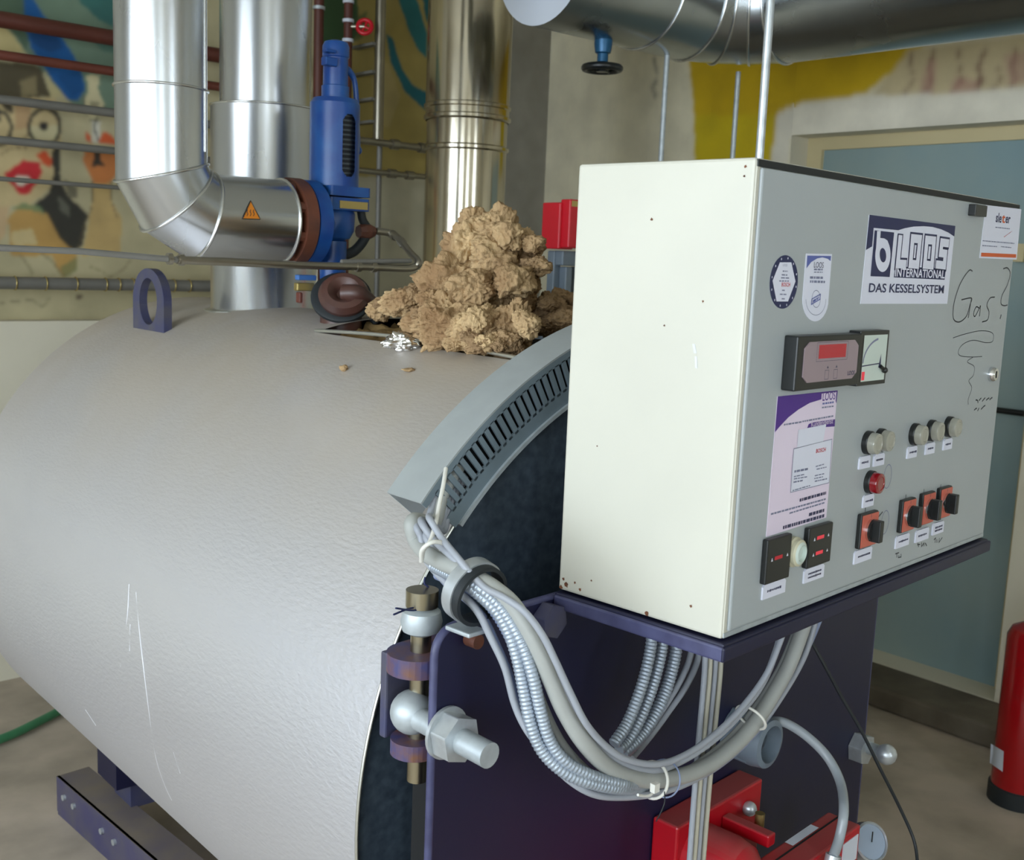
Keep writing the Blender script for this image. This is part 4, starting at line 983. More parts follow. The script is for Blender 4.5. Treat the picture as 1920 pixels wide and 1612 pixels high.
clt = thing('pipe_clamp', 'rubber-lined metal pipe clamp holding the cable bundle on the door corner', 'clamp', CWLD((-.206, .24, -.61)))
cc = CWLD(CL(893, 1112, .240)); cax = dirc((850, 1068), (925, 1120), .27, .19).normalized()
cu_ = cax.orthogonal().normalized()
wpart(MB().lathe(cc - cax * .013, cax, [(.036, 0), (.041, 0), (.041, .026), (.036, .026), (.036, 0)], 40), 'rubber_lining', 'black_rubber', clt)
wpart(MB().lathe(cc - cax * .017, cax, [(.0405, 0), (.0435, 0), (.0435, .018), (.0405, .018), (.0405, 0)], 40), 'metal_band', 'zinc', clt)
wpart(MB().box((-.222, .232, -.612), (-.19, CD, -.606), CMAT), 'clamp_foot', 'zinc_dull', clt, .002)
p = CL(888, 1200, CD - .01)
wpart(MB().cyl(CWLD((p.x, CD, p.z)), CWLD((p.x, CD - .02, p.z)), .010, 16), 'clamp_bolt', 'flange_brown', clt)

cb2 = thing('conduit_bundle', 'corrugated metal conduits dropping from the cabinet shelf into the cable bundle', 'conduit', CWLD((.1, .17, -.75)))
for pts, r, mm, cg in (([(1224, 1170), (1220, 1215), (1210, 1262), (1195, 1310), (1175, 1358), (1150, 1396)], .0092, 'conduit', True),
                   ([(1246, 1178), (1240, 1225), (1226, 1280), (1206, 1335), (1180, 1385), (1160, 1405)], .0088, 'conduit', True),
                   ([(1270, 1186), (1266, 1230), (1250, 1290), (1228, 1340), (1200, 1382), (1168, 1412)], .0098, 'conduit', True),
                   ([(1300, 1196), (1292, 1238), (1272, 1282), (1246, 1324), (1216, 1368), (1176, 1416)], .0048, 'cable_grey', False),
                   ([(1314, 1202), (1306, 1245), (1284, 1290), (1256, 1330), (1224, 1374), (1186, 1420)], .0048, 'cable_grey', False)):
    P = cpath(pts, [.19, .175, .17], 8)
    wpart(corr(P, r) if cg else MB().tube(P, r, 12), 'conduit' if cg else 'cable', mm, cb2)

cb3 = thing('cable_drop', 'four straight grey cables hanging from the cabinet to the red burner', 'cables', CWLD((.2, .13, -1.3)))
for i, (xt, xb) in enumerate(((1322, 1291), (1331, 1299), (1341, 1306), (1351, 1316))):
    P = cpath([(xt, 1190), (xt - 1, 1260), (xt - (xt - xb) * .42, 1400), (xt - (xt - xb) * .7, 1510), (xb, 1640)], [.15, .14, .14], 8)
    wpart(MB().tube(P, .0045, 12), 'cable', 'cable_beige' if i % 2 else 'cable_grey', cb3)

# ------------------------------------------------------------------ red gas burner
bur = thing('gas_burner', 'red gas burner bolted below the cabinet on the navy door', 'burner', CWLD((.5, .05, -1.7)))
def bu(mb, name, material, bevel=0.0):
    o = mb.build(name, material, bur, bevel); o.matrix_local = Matrix.Translation(-bur.location) @ CMAT; return o
bu(MB().box((.272, .226, -1.44), (.537, CD, -1.050)), 'mounting_plate', 'burner_red', .004)
bu(MB().lathe((.338, .226, -1.122), (0, -1, 0), [(.056, 0), (.056, .06), (.050, .09), (.032, .11), (.001, .115)], 40), 'air_pipe', 'burner_red')
bu(MB().cyl((.36, .226, -1.30), (.36, -.05, -1.30), .13, 40), 'fan_housing', 'burner_red')
bu(MB().box((.405, .132, -1.098), (.428, .226, -1.076)), 'housing_flange', 'burner_red', .003)
hb_ = bu(MB().box((.28, .068, -1.40), (.615, .132, -1.104)), 'control_box', 'burner_red', .004)
def kid(mb, name, material, parent, bevel=0.0): return mb.build(name, material, parent, bevel)
kid(MB().box((.278, .107, -1.1035), (.617, .110, -1.1025)), 'seam', 'black_void', hb_)
kid(MB().add([(.455, .113, -1.1030), (.545, .113, -1.1030), (.545, .129, -1.1030), (.455, .129, -1.1030)], [(0, 1, 2, 3)]), 'type_label', 'white_plastic', hb_)
kid(MB().box((.550, .0665, -1.165), (.605, .068, -1.118)), 'type_label', 'white_plastic', hb_)
for (px, py) in ((1408, 1517), (1322, 1572)):
    p = CL(px, py, .215); bu(MB().sphere((p.x, .218, p.z), .0135, 16).cyl((p.x, .226, p.z), (p.x, .215, p.z), .010), 'bolt', 'zinc')
p = CL(1424, 1540, .18); bu(MB().cyl((p.x, .18, p.z - .02), (p.x, .18, p.z + .016), .0085, 16), 'test_nipple', 'brass')
ga = thing('pressure_gauge', 'round grey pressure gauge beside the red burner box', 'gauge', CWLD(CL(1634, 1580, .08)))
gc = CWLD(CL(1634, 1578, .08)); gax = (-AX_F * .8 + AX_R * .3 + Vector((0, 0, .35))).normalized()
wpart(MB().lathe(gc, gax, [(.0005, -.022), (.036, -.022), (.036, 0), (.033, .003), (.031, 0)], 32), 'gauge_case', 'zinc', ga)
wpart(MB().lathe(gc, gax, [(.031, -.001), (.0005, -.001)], 32, False), 'gauge_face', mat('gauge_blue', (146, 160, 178), 0.25, coat=.5), ga)
wpart(MB().tube([gc + gax * .001, gc + gax * .001 + Vector((0, 0, .02))], .0012, 6), 'pointer', 'black_plastic', ga)
wpart(MB().cyl(gc - gax * .01 + Vector((0, 0, -.03)), gc - gax * .01 + Vector((0, 0, -.12)), .008), 'gauge_stem', 'brass', ga)
hs = thing('air_hose', 'clear grey hose arching from the union on the door to the burner', 'hose', CWLD(CL(1565, 1610, .06)))
wpart(MB().tube(cpath([(1436, 1362), (1448, 1352), (1475, 1356), (1515, 1382), (1552, 1420), (1576, 1468), (1582, 1520), (1574, 1570), (1562, 1606)], [CD - .03, .20, .13, .058, .046], 8), .0085, 14), 'hose_tube', 'hose_clear', hs)
wpart(MB().cyl(CWLD(CL(1563, 1602, .048)), CWLD(CL(1559, 1620, .048)), .013, 16), 'hose_fitting', 'zinc', hs)
bc = cpath([(1500, 1150), (1518, 1195), (1545, 1245), (1580, 1310), (1615, 1370), (1650, 1440), (1690, 1520), (1715, 1580), (1722, 1640)], [.20, .10, .0], 8)
tag(MB().tube(bc, .0032, 8).build('power_cable', 'black_rubber'), 'thin black cable hanging past the right edge of the navy door', 'cable')

# ------------------------------------------------------------------ pipes above the boiler
YV = 2.40
def VP(px, py): return YP(px, py, YV)
ap = thing('insulated_pipe', 'galvanised clad pipe with segmented elbow bending into the blue valve', 'pipe', VP(300, 330))
pr = .0985
xv = VP(302, 165).x; zc = VP(460, 411).z
xe = VP(524, 410).x
ztop = 3.4
b0 = Vector((xv, YV, VP(300, 322).z)); b3 = Vector((VP(402, 405).x, YV, zc))
kn = [Vector((xv, YV, ztop)), b0, None, None, b3, Vector((xe, YV, zc))]
# elbow gores: break points of a 90 degree turn in three cuts
Rb_ = .125
cxz = Vector((xv + Rb_, YV, zc + Rb_))
def epos(t): return cxz + Vector((-Rb_ * math.cos(t), 0, -Rb_ * math.sin(t)))
k_ = 1 / math.cos(math.radians(15))
brk = [epos(0)] + [cxz + (epos(math.radians(a)) - cxz) * k_ for a in (15, 45, 75)] + [epos(math.pi / 2)]
pts = [Vector((xv, YV, ztop))] + brk[1:4] + [Vector((xe, YV, zc))]
def mitre(pts, r, n=40):
    """tube of straight shells meeting in mitred cuts"""
    rings = []
    d0 = (pts[1] - pts[0]).normalized(); u = Vector((0, 1, 0))
    for i, p in enumerate(pts):
        dprev = (p - pts[i - 1]).normalized() if i else (pts[1] - pts[0]).normalized()
        dnext = (pts[i + 1] - p).normalized() if i < len(pts) - 1 else dprev
        nrm = (dprev + dnext).normalized(); w = dprev.cross(u).normalized(); ring = []
        for k in range(n):
            a = 2 * math.pi * k / n; q = u * math.cos(a) * r + w * math.sin(a) * r
            ring.append(p + q - dprev * (q.dot(nrm) / dprev.dot(nrm)))
        rings.append(ring)
    return rings
rg = mitre(pts, pr)
for i in range(len(rg) - 1):
    n = len(rg[i]); o = MB().add(rg[i] + rg[i + 1], [(k, (k + 1) % n, n + (k + 1) % n, n + k) for k in range(n)], True)
    if i == len(rg) - 2: o.add(rg[-1], [tuple(range(n))])
    wpart(o, 'cladding_segment', 'galv', ap)
for i in (1, 2, 3): wpart(MB().tube([p + (p - pts[i]) * .02 for p in rg[i]], .0035, 8, closed=True), 'seam_bead', 'seam', ap)
wpart(MB().tube([p + (p - pts[-1]) * .01 for p in rg[-1]], .004, 8, closed=True), 'end_bead', 'seam', ap)
zs = VP(300, 166).z
wpart(MB().tube([(xv + pr * 1.015 * math.cos(2 * math.pi * k / 40), YV + pr * 1.015 * math.sin(2 * math.pi * k / 40), zs) for k in range(40)], .003, 8, closed=True), 'seam_bead', 'seam', ap)
vd = (Vector((0, 0, H0)) - Vector((xv, YV, 0))); vd.z = 0; vd.normalize(); sd = Vector((-vd.y, vd.x, 0))
sv = Vector((xv, YV, 0)) + (sd * .93 + vd * .37).normalized() * (pr + .001)
wpart(MB().tube([(sv.x, sv.y, zc + .14), (sv.x, sv.y, ztop)], .0025, 6), 'lap_seam', 'seam', ap)
# orange hot-surface triangle on the horizontal piece
def onleg(px, py, extra):
    d = ray(px, py); o_ = Vector((0, EYE.y - YV, EYE.z - zc)); e_ = Vector((0, d.y, d.z)); A_ = e_.dot(e_); B_ = o_.dot(e_); C_ = o_.dot(o_) - (pr + extra) ** 2
    return EYE + d * ((-B_ - math.sqrt(max(0, B_ * B_ - A_ * C_))) / A_)
tl = [((470 + (455 - 470) * t, 376 + 34 * t), (470 + (488 - 470) * t, 376 + 35 * t)) for t in [i / 8 for i in range(9)]]
vv = []
for l_, r_ in tl: vv += [onleg(*l_, .0012), onleg(*r_, .0012)]
tt = wpart(MB().add(vv, [(2 * i, 2 * i + 1, 2 * i + 3, 2 * i + 2) for i in range(8)]), 'warning_triangle', 'warn_orange', ap)
tb = MB().tube([onleg(*q_, .0015) for q_ in [l_ for l_, r_ in tl] + [r_ for l_, r_ in tl][::-1][:-1]], .0011, 6, closed=True)
for s_ in (464, 470, 476):
    tb.tube([onleg(s_ - 1, 405, .0016), onleg(s_ + 1, 401, .0016), onleg(s_ - 1, 397, .0016), onleg(s_, 393, .0016)], .0008, 6)
tb.build('warning_symbol', 'black_plastic', tt)

fl = thing('flue_pipe', 'large galvanised vertical flue pipe with wider lower sleeve on the boiler top', 'pipe', (1.53, 2.76, 1.6))
fx, fy_, fr = 1.53, 2.765, .146
z1_ = YP(470, 190, 2.66).z
wpart(MB().lathe((fx, fy_, 1.585), (0, 0, 1), [(fr + .004, 0), (fr, .006), (fr, z1_ - 1.585), (fr - .022, z1_ - 1.583)], 56), 'lower_sleeve', 'galv', fl)
wpart(MB().lathe((fx, fy_, z1_), (0, 0, 1), [(fr - .024, -.05), (fr - .024, 3.45 - z1_)], 56), 'upper_pipe', 'galv', fl)
wpart(MB().tube([(fx + (fr + .001) * math.cos(2 * math.pi * k / 48), fy_ + (fr + .001) * math.sin(2 * math.pi * k / 48), z1_) for k in range(48)], .003, 8, closed=True), 'seam_bead', 'seam', fl)
zf = YP(465, 492, 2.62).z
wpart(MB().tube([(fx + (fr + .001) * math.cos(2 * math.pi * k / 48), fy_ + (fr + .001) * math.sin(2 * math.pi * k / 48), zf) for k in range(48)], .003, 8, closed=True), 'seam_bead', 'seam', fl)
wpart(MB().lathe((fx, fy_, 1.575), (0, 0, 1), [(fr + .02, 0), (fr + .02, .008), (fr, .012)], 56), 'base_collar', 'jacket_edge', fl)

# blue safety valve
va = thing('safety_valve', 'blue cast safety valve with spring window and lifting lever', 'valve', (1.52, YV, 1.6))
vx = 1.52
def vz(py): return VP(622, py).z
def vl(prof, name, material, n=36, bevel=0): return wpart(MB().lathe((vx, YV, 0), (0, 0, 1), prof, n), name, material, va)
PX = .001345
bo_r = .0615
sl_az = math.atan2(vd.y, vd.x) + math.radians(28)      # spring window looks to the right of the camera
# bonnet with the slot cut out
zb0, zb1 = vz(350), vz(185); mb = MB(); n = 180; NZ = 44; za, zb_ = vz(332), vz(216)
zl = [zb0] + [za + (zb_ - za) * i / NZ for i in range(NZ + 1)] + [zb1 - .012]
vs = []; fs = []; hw = math.radians(18); rcap = bo_r * hw
for z in zl:
    for k in range(n): a = 2 * math.pi * k / n; vs.append((vx + bo_r * math.cos(a), YV + bo_r * math.sin(a), z))
for i in range(len(zl) - 1):
    zm = (zl[i] + zl[i + 1]) / 2
    e_ = max(0, za + rcap - zm, zm - (zb_ - rcap)); wl_ = -1 if (zm < za or zm > zb_) else hw * math.sqrt(max(0, 1 - (e_ / rcap) ** 2))
    for k in range(n):
        a = 2 * math.pi * (k + .5) / n; da = (a - sl_az + math.pi) % (2 * math.pi) - math.pi
        if abs(da) < wl_: continue
        fs.append((i * n + k, i * n + (k + 1) % n, (i + 1) * n + (k + 1) % n, (i + 1) * n + k))
mb.add(vs, fs, True); mb.lathe((vx, YV, 0), (0, 0, 1), [(bo_r, zb1 - .012), (bo_r - .008, zb1), (.036, zb1 + .002)], n)
wpart(mb, 'bonnet', 'valve_blue', va)
vl([(.052, zb0), (.052, zb1 - .01)], 'bonnet_inside', 'valve_dark')
hel = [(vx + .049 * math.cos(t), YV + .049 * math.sin(t), vz(332) + (vz(216) - vz(332)) * t / (2 * math.pi * 13)) for t in [2 * math.pi * 13 * i / 390 for i in range(391)]]
wpart(MB().tube(hel, .0042, 8), 'spring', 'spring', va)
vl([(.034, zb1), (.034, zb1 + .03), (.0305, zb1 + .032), (.0305, vz(108)), (.033, vz(106)), (.033, vz(86)), (.028, vz(78)), (.012, vz(74)), (.0003, vz(74))], 'cap', 'valve_blue')
q = VP(590, 116)
fk = MB().box((vx - .05, YV - .035, vz(128)), (vx - .015, YV - .012, vz(112))).box((vx - .05, YV - .037, vz(104)), (vx - .02, YV - .016, vz(98)))
wpart(fk, 'lever_fork', 'valve_blue', va, .003)
wpart(MB().sphere(VP(640, 168), .012, 14), 'cap_screw', 'valve_blue', va)
lv = [VP(636, 128), VP(652, 132), VP(664, 150), VP(668, 185), VP(669, 230), VP(671, 278)]
wpart(MB().tube(cr(lv, 6), [.012 - .005 * min(1, i / 12) for i in range(31)], 10), 'lever', 'valve_blue', va)
wpart(MB().sphere(VP(671, 282), .011, 12), 'lever_knob', 'valve_blue', va)
# square flange
sa = math.atan2(vd.y, vd.x)
def sq(h, z0, z1): 
    return MB().prism([(h * a, h * b) for a, b in ((-1, -1), (1, -1), (1, 1), (-1, 1))], lambda p, d: Vector((vx + .012 + p[0], YV + p[1], d)), z0, z1)
wpart(sq(.060, vz(368), vz(350)), 'upper_flange', 'valve_blue', va, .008)
lf = wpart(sq(.058, vz(394), vz(371)), 'lower_flange', 'valve_blue', va, .006)
for a_, b_ in ((-1, -1), (1, -1), (1, 1), (-1, 1)):
    wpart(hexnut((vx + .012 + .046 * a_, YV + .046 * b_, vz(350)), (0, 0, 1), .012, .014), 'flange_bolt', 'valve_blue', va, .001)
wpart(MB().box((vx - .02, YV - .0605, vz(391)), (vx + .062, YV - .0585, vz(377))), 'type_plate', 'brass', va)
vl([(.05, vz(394)), (.054, vz(400)), (.052, vz(432)), (.042, vz(446)), (.030, vz(450)), (.034, vz(452)), (.034, vz(492)), (.03, 1.64), (.03, 1.6)], 'valve_body', 'valve_blue')
# outlet flange pair
def fd(px): return VP(px, 410).x
wpart(MB().cyl((fd(560), YV, zc), (fd(584), YV, zc), .104, 48).cyl((fd(584), YV, zc), (vx, YV, zc), .05, 32, .045), 'outlet_flange', 'valve_blue', va)
cf = thing('pipe_flange', 'rust-brown bolted flange between elbow pipe and blue valve', 'flange', (fd(545), YV, zc))
fb = MB().cyl((fd(536), YV, zc), (fd(557), YV, zc), .106, 48).lathe((fd(520), YV, zc), (1, 0, 0), [(.075, 0), (.075, .012), (.06, fd(536) - fd(520))], 40)
wpart(fb, 'flange_ring', 'flange_brown', cf)
for i in range(8):
    a = 2 * math.pi * (i + .5) / 8; c = Vector((fd(536), YV + .088 * math.cos(a), zc + .088 * math.sin(a)))
    wpart(hexnut(c, (-1, 0, 0), .013, .012), 'flange_nut', 'flange_brown', cf, .001)
# drain fitting and steel impulse pipe
dr_ = thing('drain_fitting', 'black and brown drain elbow below the blue valve', 'fitting', VP(680, 440))
wpart(MB().tube(cr([VP(676, 392), VP(680, 412), VP(690, 428)], 6), .011, 12), 'upper_arm', 'black_rubber', dr_)
wpart(MB().tube(cr([VP(640, 480), VP(662, 472), VP(678, 456), VP(688, 438)], 6), .013, 12), 'lower_arm', 'black_rubber', dr_)
wpart(MB().lathe(VP(672, 434), (VP(706, 434) - VP(672, 434)), [(.0005, 0), (.016, 0), (.022, .014), (.022, .03), (.015, .046), (.0005, .046)], 8, False), 'hex_body', 'flange_brown', dr_, .002)
YQ = 2.24
def QP(px, py): return YP(px, py, YQ)
ip = thing('impulse_pipe', 'thin steel pipe running across in front of flue and valve', 'pipe', QP(540, 497))
P = cr([QP(332, 487), QP(450, 492), QP(560, 497), QP(680, 500), QP(755, 503), QP(778, 500), QP(784, 490), YP(768, 472, 2.3), YP(748, 448, 2.36), YP(730, 437, 2.4), YP(704, 433, 2.4)], 6)
wpart(MB().tube(P, .0092, 12), 'pipe_run', 'pipe_steel', ip)
wpart(MB().tube([QP(-40, 463), QP(150, 471), QP(332, 487)], .0066, 10), 'pipe_run', 'pipe_grey', ip)
for (px, py) in ((318, 485), (340, 487), (671, 500), (700, 501)):
    a = QP(px - 4, py); b = QP(px + 4, py); wpart(MB().cyl(a, b, .0125, 14), 'compression_ring', 'pipe_steel', ip)
for (a, b) in ((YP(735, 439, 2.4), YP(742, 444, 2.38)), (YP(750, 450, 2.36), YP(757, 459, 2.35))): wpart(MB().cyl(a, b, .012, 12), 'pipe_joint', 'pipe_steel', ip)
wpart(MB().tube([QP(640, 491), QP(770, 489)], .006, 8), 'return_pipe', 'pipe_grey', ip)

# brown dished cover
mc = thing('dished_cover', 'brown dished cover with black rim on the boiler top', 'cover', (1.42, 2.2, 1.6))
YD = 2.22; dc = YP(640, 553, YD); dax = (-AX_F * .8 + Vector((0, 0, .52)) + AX_R * .1).normalized()
wpart(MB().lathe(dc - dax * .02, dax, [(.0005, 0), (.066, 0), (.072, .006), (.072, .014), (.064, .018), (.0005, .018)], 40), 'black_rim', 'black_rubber', mc)
dc2 = dc + AX_R * .006 - AX_U * .004
wpart(MB().lathe(dc2, dax, [(.058, -.004), (.060, .010), (.052, .024), (.038, .028), (.024, .020), (.016, .010), (.0005, .008)], 40), 'dished_plate', 'brown_gloss', mc)
wpart(MB().tube(cr([dc2 + dax * .012, dc2 + dax * .02 + AX_R * .035 - AX_U * .006, YP(700, 572, YD - .03), YP(712, 590, YD - .03)], 6), [.022 - .0003 * i for i in range(19)], 14), 'neck_stub', 'brown_gloss', mc)
wpart(MB().cyl(YP(698, 590, YD - .03), YP(702, 606, YD - .03), .010), 'drain_plug', 'black_rubber', mc)
wpart(MB().lathe(dc - dax * .02 - Vector((0, 0, .0)), Vector((0, 0, -1)), [(.05, 0), (.05, .12)], 24), 'nozzle', 'brown_gloss', mc)
tbk = thing('terminal_block', 'small blue and yellow terminal block behind the brown cover', 'terminal', YP(585, 545, 2.34))
a = YP(556, 534, 2.42); 
for (px0, py0, px1, py1, mm, nm) in ((560, 515, 594, 526, 'tape_blue', 'blue_clamp'), (558, 530, 590, 546, 'brass', 'brass_body'), (562, 548, 568, 568, 'pipe_rust', 'red_lead')):
    p0 = YP(px0, py0, 2.42); p1 = YP(px1, py1, 2.42)
    wpart(MB().box((p0.x, 2.42, p1.z), (p1.x, 2.44, p0.z)), nm, mm, tbk, .003)

# stainless chimney behind the boiler
cx_, cy_, crr = 2.913, 3.6, .172
chm = thing('chimney_pipe', 'tall shiny stainless steel chimney between mural and wall corner', 'chimney', (cx_, cy_, 0))
zj = YP(877, 215, 3.48).z
wpart(MB().lathe((cx_, cy_, 0), (0, 0, 1), [(crr - .006, 0), (crr - .006, zj)], 56), 'lower_section', 'stainless', chm)
wpart(MB().lathe((cx_, cy_, 0), (0, 0, 1), [(crr, zj), (crr, 3.45)], 56), 'upper_section', 'stainless', chm)
for z_, rr in ((zj, crr + .004), (zj + .045, crr + .003), (zj - .12, crr)):
    wpart(MB().lathe((cx_, cy_, z_), (0, 0, 1), [(rr - .006, -.012), (rr + .003, -.006), (rr + .003, .006), (rr - .006, .012)], 56), 'clamp_band', 'stainless', chm)

# overhead duct with elbow, handwheel, suspension rods
dx, dyy, dzz, drr = 3.35, 2.63, 2.675, .2
du = thing('overhead_duct', 'wide galvanised duct with elbow running overhead along the right wall', 'duct', (dx, dyy, dzz))
Rb2 = .30
def ep2(t): return Vector((dx - Rb2 + Rb2 * math.sin(t), dyy - Rb2 + Rb2 * math.cos(t), dzz))
c2 = Vector((dx - Rb2, dyy - Rb2, dzz)); kk = 1 / math.cos(math.radians(11.25))
dp = [Vector((2.40, dyy, dzz))] + [c2 + (ep2(math.radians(a)) - c2) * kk for a in (11.25, 33.75, 56.25, 78.75)] + [Vector((dx, -1.5, dzz))]
def mitre2(pts, r, n=48):
    rings = []; u = Vector((0, 0, 1))
    for i, p in enumerate(pts):
        dprev = (p - pts[i - 1]).normalized() if i else (pts[1] - pts[0]).normalized()
        dnext = (pts[i + 1] - p).normalized() if i < len(pts) - 1 else dprev
        nrm = (dprev + dnext).normalized(); w = dprev.cross(u).normalized(); ring = []
        for k in range(n):
            a = 2 * math.pi * k / n; q = u * math.cos(a) * r + w * math.sin(a) * r
            ring.append(p + q - dprev * (q.dot(nrm) / dprev.dot(nrm)))
        rings.append(ring)
    return rings
rg = mitre2(dp, drr)
for i in range(len(rg) - 1):
    n = len(rg[i]); o = MB().add(rg[i] + rg[i + 1], [(k, (k + 1) % n, n + (k + 1) % n, n + k) for k in range(n)], True)
    wpart(o, 'duct_segment', 'galv_duct', du)
for i in range(1, 5): wpart(MB().tube([p + (p - dp[i]) * .012 for p in rg[i]], .0045, 8, closed=True), 'seam_bead', 'seam', du)
for x_ in (2.86,): wpart(MB().tube([(x_, dyy + (drr + .002) * math.cos(2 * math.pi * k / 48), dzz + (drr + .002) * math.sin(2 * math.pi * k / 48)) for k in range(48)], .004, 8, closed=True), 'seam_bead', 'seam', du)
wpart(MB().add(rg[0], [tuple(range(len(rg[0])))]), 'end_plate', 'white_plastic', du)
ub = thing('vent_elbow', 'pale grey vent elbow rising at the open end of the overhead duct', 'pipe', (2.3, dyy, dzz))
P = cr([Vector((2.42, dyy, dzz + .02)), Vector((2.30, dyy + .02, dzz + .03)), Vector((2.20, dyy + .05, dzz + .12)), Vector((2.17, dyy + .07, dzz + .3)), Vector((2.17, dyy + .07, 3.45))], 8)
wpart(MB().tube(P, .13, 28), 'elbow_tube', 'zinc_dull', ub)
wh = thing('handwheel_valve', 'black handwheel on a blue valve stem below the overhead duct', 'valve', YP(1130, 130, dyy))
wc = YP(1129, 128, dyy)
wpart(MB().tube([(wc.x + .058 * math.cos(2 * math.pi * k / 32), dyy + .058 * math.sin(2 * math.pi * k / 32), wc.z) for k in range(32)], .012, 10, closed=True), 'wheel_rim', 'handwheel', wh)
for k in range(3):
    a = 2 * math.pi * k / 3 + .3; wpart(MB().tube([(wc.x, dyy, wc.z), (wc.x + .056 * math.cos(a), dyy + .056 * math.sin(a), wc.z)], .010, 8), 'spoke', 'handwheel', wh)
wpart(MB().lathe((wc.x, dyy, wc.z - .012), (0, 0, 1), [(.0005, 0), (.02, 0), (.02, .03), (.016, .034)], 20), 'hub', 'handwheel', wh)
wpart(MB().lathe((wc.x, dyy, wc.z + .015), (0, 0, 1), [(.018, 0), (.018, .03), (.026, .034), (.03, .06), (.03, .14)], 24), 'stem', 'stem_blue', wh)
a = YP(1443, 0, 1.35); b = YP(1425, 290, 1.35)
tag(MB().cyl((b.x, 1.35, 1.52), (a.x, 1.35, 3.5), .0085, 12).build('support_rod', 'zinc'), 'slim galvanised rod passing in front of the overhead duct', 'rod', 'support rods')
a = YP(1242, 250, dyy)
tag(MB().cyl((a.x, dyy, 0), (a.x, dyy, 2.477), .0095, 12).build('support_rod', 'zinc_dull'), 'slim steel rod under the duct elbow on cream wall', 'rod', 'support rods')
a = YP(1380, 200, dyy)
tag(MB().cyl((a.x, dyy, 0), (a.x, dyy, 2.477), .0095, 12).build('support_rod', 'zinc_dull'), 'slim steel rod in front of the yellow wall paint', 'rod', 'support rods')

# red actuator
ra = thing('gas_actuator', 'red actuator on grey valve body behind the white cabinet', 'actuator', YP(1045, 560, 2.3))
def abox(px0, py0, px1, py1, y0, y1):
    p0 = YP(px0, py0, y0); p1 = YP(px1, py1, y0); return MB().box((p0.x, y0, p1.z), (p1.x, y1, p0.z))
wpart(abox(1051, 379, 1075, 468, 2.3, 2.375), 'red_housing', 'actuator_red', ra, .004)
wpart(abox(1070, 373, 1130, 468, 2.27, 2.31), 'red_cover', 'actuator_red', ra, .004)
wpart(abox(1073, 376, 1086, 388, 2.268, 2.27), 'type_label', 'brass', ra)
wpart(abox(1040, 470, 1048, 580, 2.33, 2.36), 'grey_column', 'grey_cast', ra, .004)
wpart(abox(1056, 470, 1110, 500, 2.30, 2.34), 'grey_body', 'grey_cast', ra, .004)
wpart(abox(1062, 500, 1070, 580, 2.30, 2.33), 'grey_column', 'grey_cast', ra, .004)
wpart(abox(1082, 500, 1110, 590, 2.30, 2.33), 'grey_column', 'grey_cast', ra, .004)
wpart(MB().box((2.12, 2.25, 1.40), (2.45, 2.45, YP(1045, 578, 2.3).z)), 'valve_base', 'grey_cast', ra, .01)
wpart(MB().cyl((2.32, 2.35, 0), (2.32, 2.35, 1.42), .05), 'gas_riser', 'grey_cast', ra)

# ------------------------------------------------------------------ pipes on the mural wall
YW = YM - .13
def WPp(px, py): return YP(px, py, YW)
def hpipe(py, r, material, label, x1=2.6):
    z = WPp(0, py).z
    o = thing('wall_pipe', label, 'pipe', (1.2, YW, z), 'pipes along the mural wall')
    wpart(MB().cyl((.6, YW, z), (x1, YW, z), r, 18), 'pipe_run', material, o)
    for xx in (.95, 2.35):
        if xx < x1: wpart(MB().box((xx, YW, z - .008), (xx + .02, YM, z + .008)), 'pipe_bracket', 'pipe_grey', o)
hpipe(36, .030, 'pipe_brown', 'thickest brown pipe, topmost on the mural wall')
hpipe(103, .018, 'pipe_rust', 'thinner red-brown pipe, second from top on the mural wall')
hpipe(186, .017, 'pipe_grey', 'thickest grey pipe on the mural wall, below the brown pipes')
hpipe(262, .015, 'pipe_grey', 'grey pipe crossing the mural below the painted glasses')
hpipe(335, .009, 'pipe_grey', 'thin grey pipe crossing the painted red lips')
z = WPp(0, 530).z
lp = thing('lagged_pipe', 'low grey lagged pipe with wire bands on the mural wall', 'pipe', (1.2, YW, z))
wpart(MB().cyl((.6, YW, z), (2.5, YW, z), .024, 18), 'pipe_run', 'pipe_grey', lp)
for px in (28, 85, 142, 197, 222, 248, 325, 354):
    x_ = WPp(px, 535).x; wpart(MB().tube([(x_, YW + .026 * math.cos(t), z + .026 * math.sin(t)) for t in [2 * math.pi * k / 20 for k in range(20)]], .0025, 6, closed=True), 'wire_band', 'brass', lp)
def vpipe(px, r, material, z0, z1, label, y=YW):
    x_ = YP(px, 100, y).x
    o = thing('riser_pipe', label, 'pipe', (x_, y, z0), 'riser pipes between valve and chimney')
    wpart(MB().cyl((x_, y, z0), (x_, y, z1), r, 18), 'pipe_run', material, o); return o, x_
o, x_ = vpipe(597, .022, 'pipe_brown', 1.2, 3.45, 'brown riser pipe just right of the flue')
wpart(MB().cyl((x_, YW, YP(597, 18, YW).z), (x_, YW, YP(597, 12, YW).z), .028), 'coupling', 'zinc_dull', o)
o, x_ = vpipe(652, .020, 'pipe_brown', 1.2, 3.45, 'brown riser pipe with white rings left of the red handwheel')
for py in (38, 75, 2):
    wpart(MB().cyl((x_, YW, YP(652, py + 4, YW).z), (x_, YW, YP(652, py - 2, YW).z), .026), 'coupling', 'white_plastic', o)
o, x_ = vpipe(712, .024, 'pipe_steel', YP(712, 262, YW - .05).z, 3.45, 'shiny steel riser pipe beside the chimney', YW - .05)
wpart(MB().cyl((x_ + .01, YW - .05, 1.0), (x_ + .01, YW - .05, YP(712, 262, YW - .05).z), .013), 'thin_run', 'pipe_grey', o)
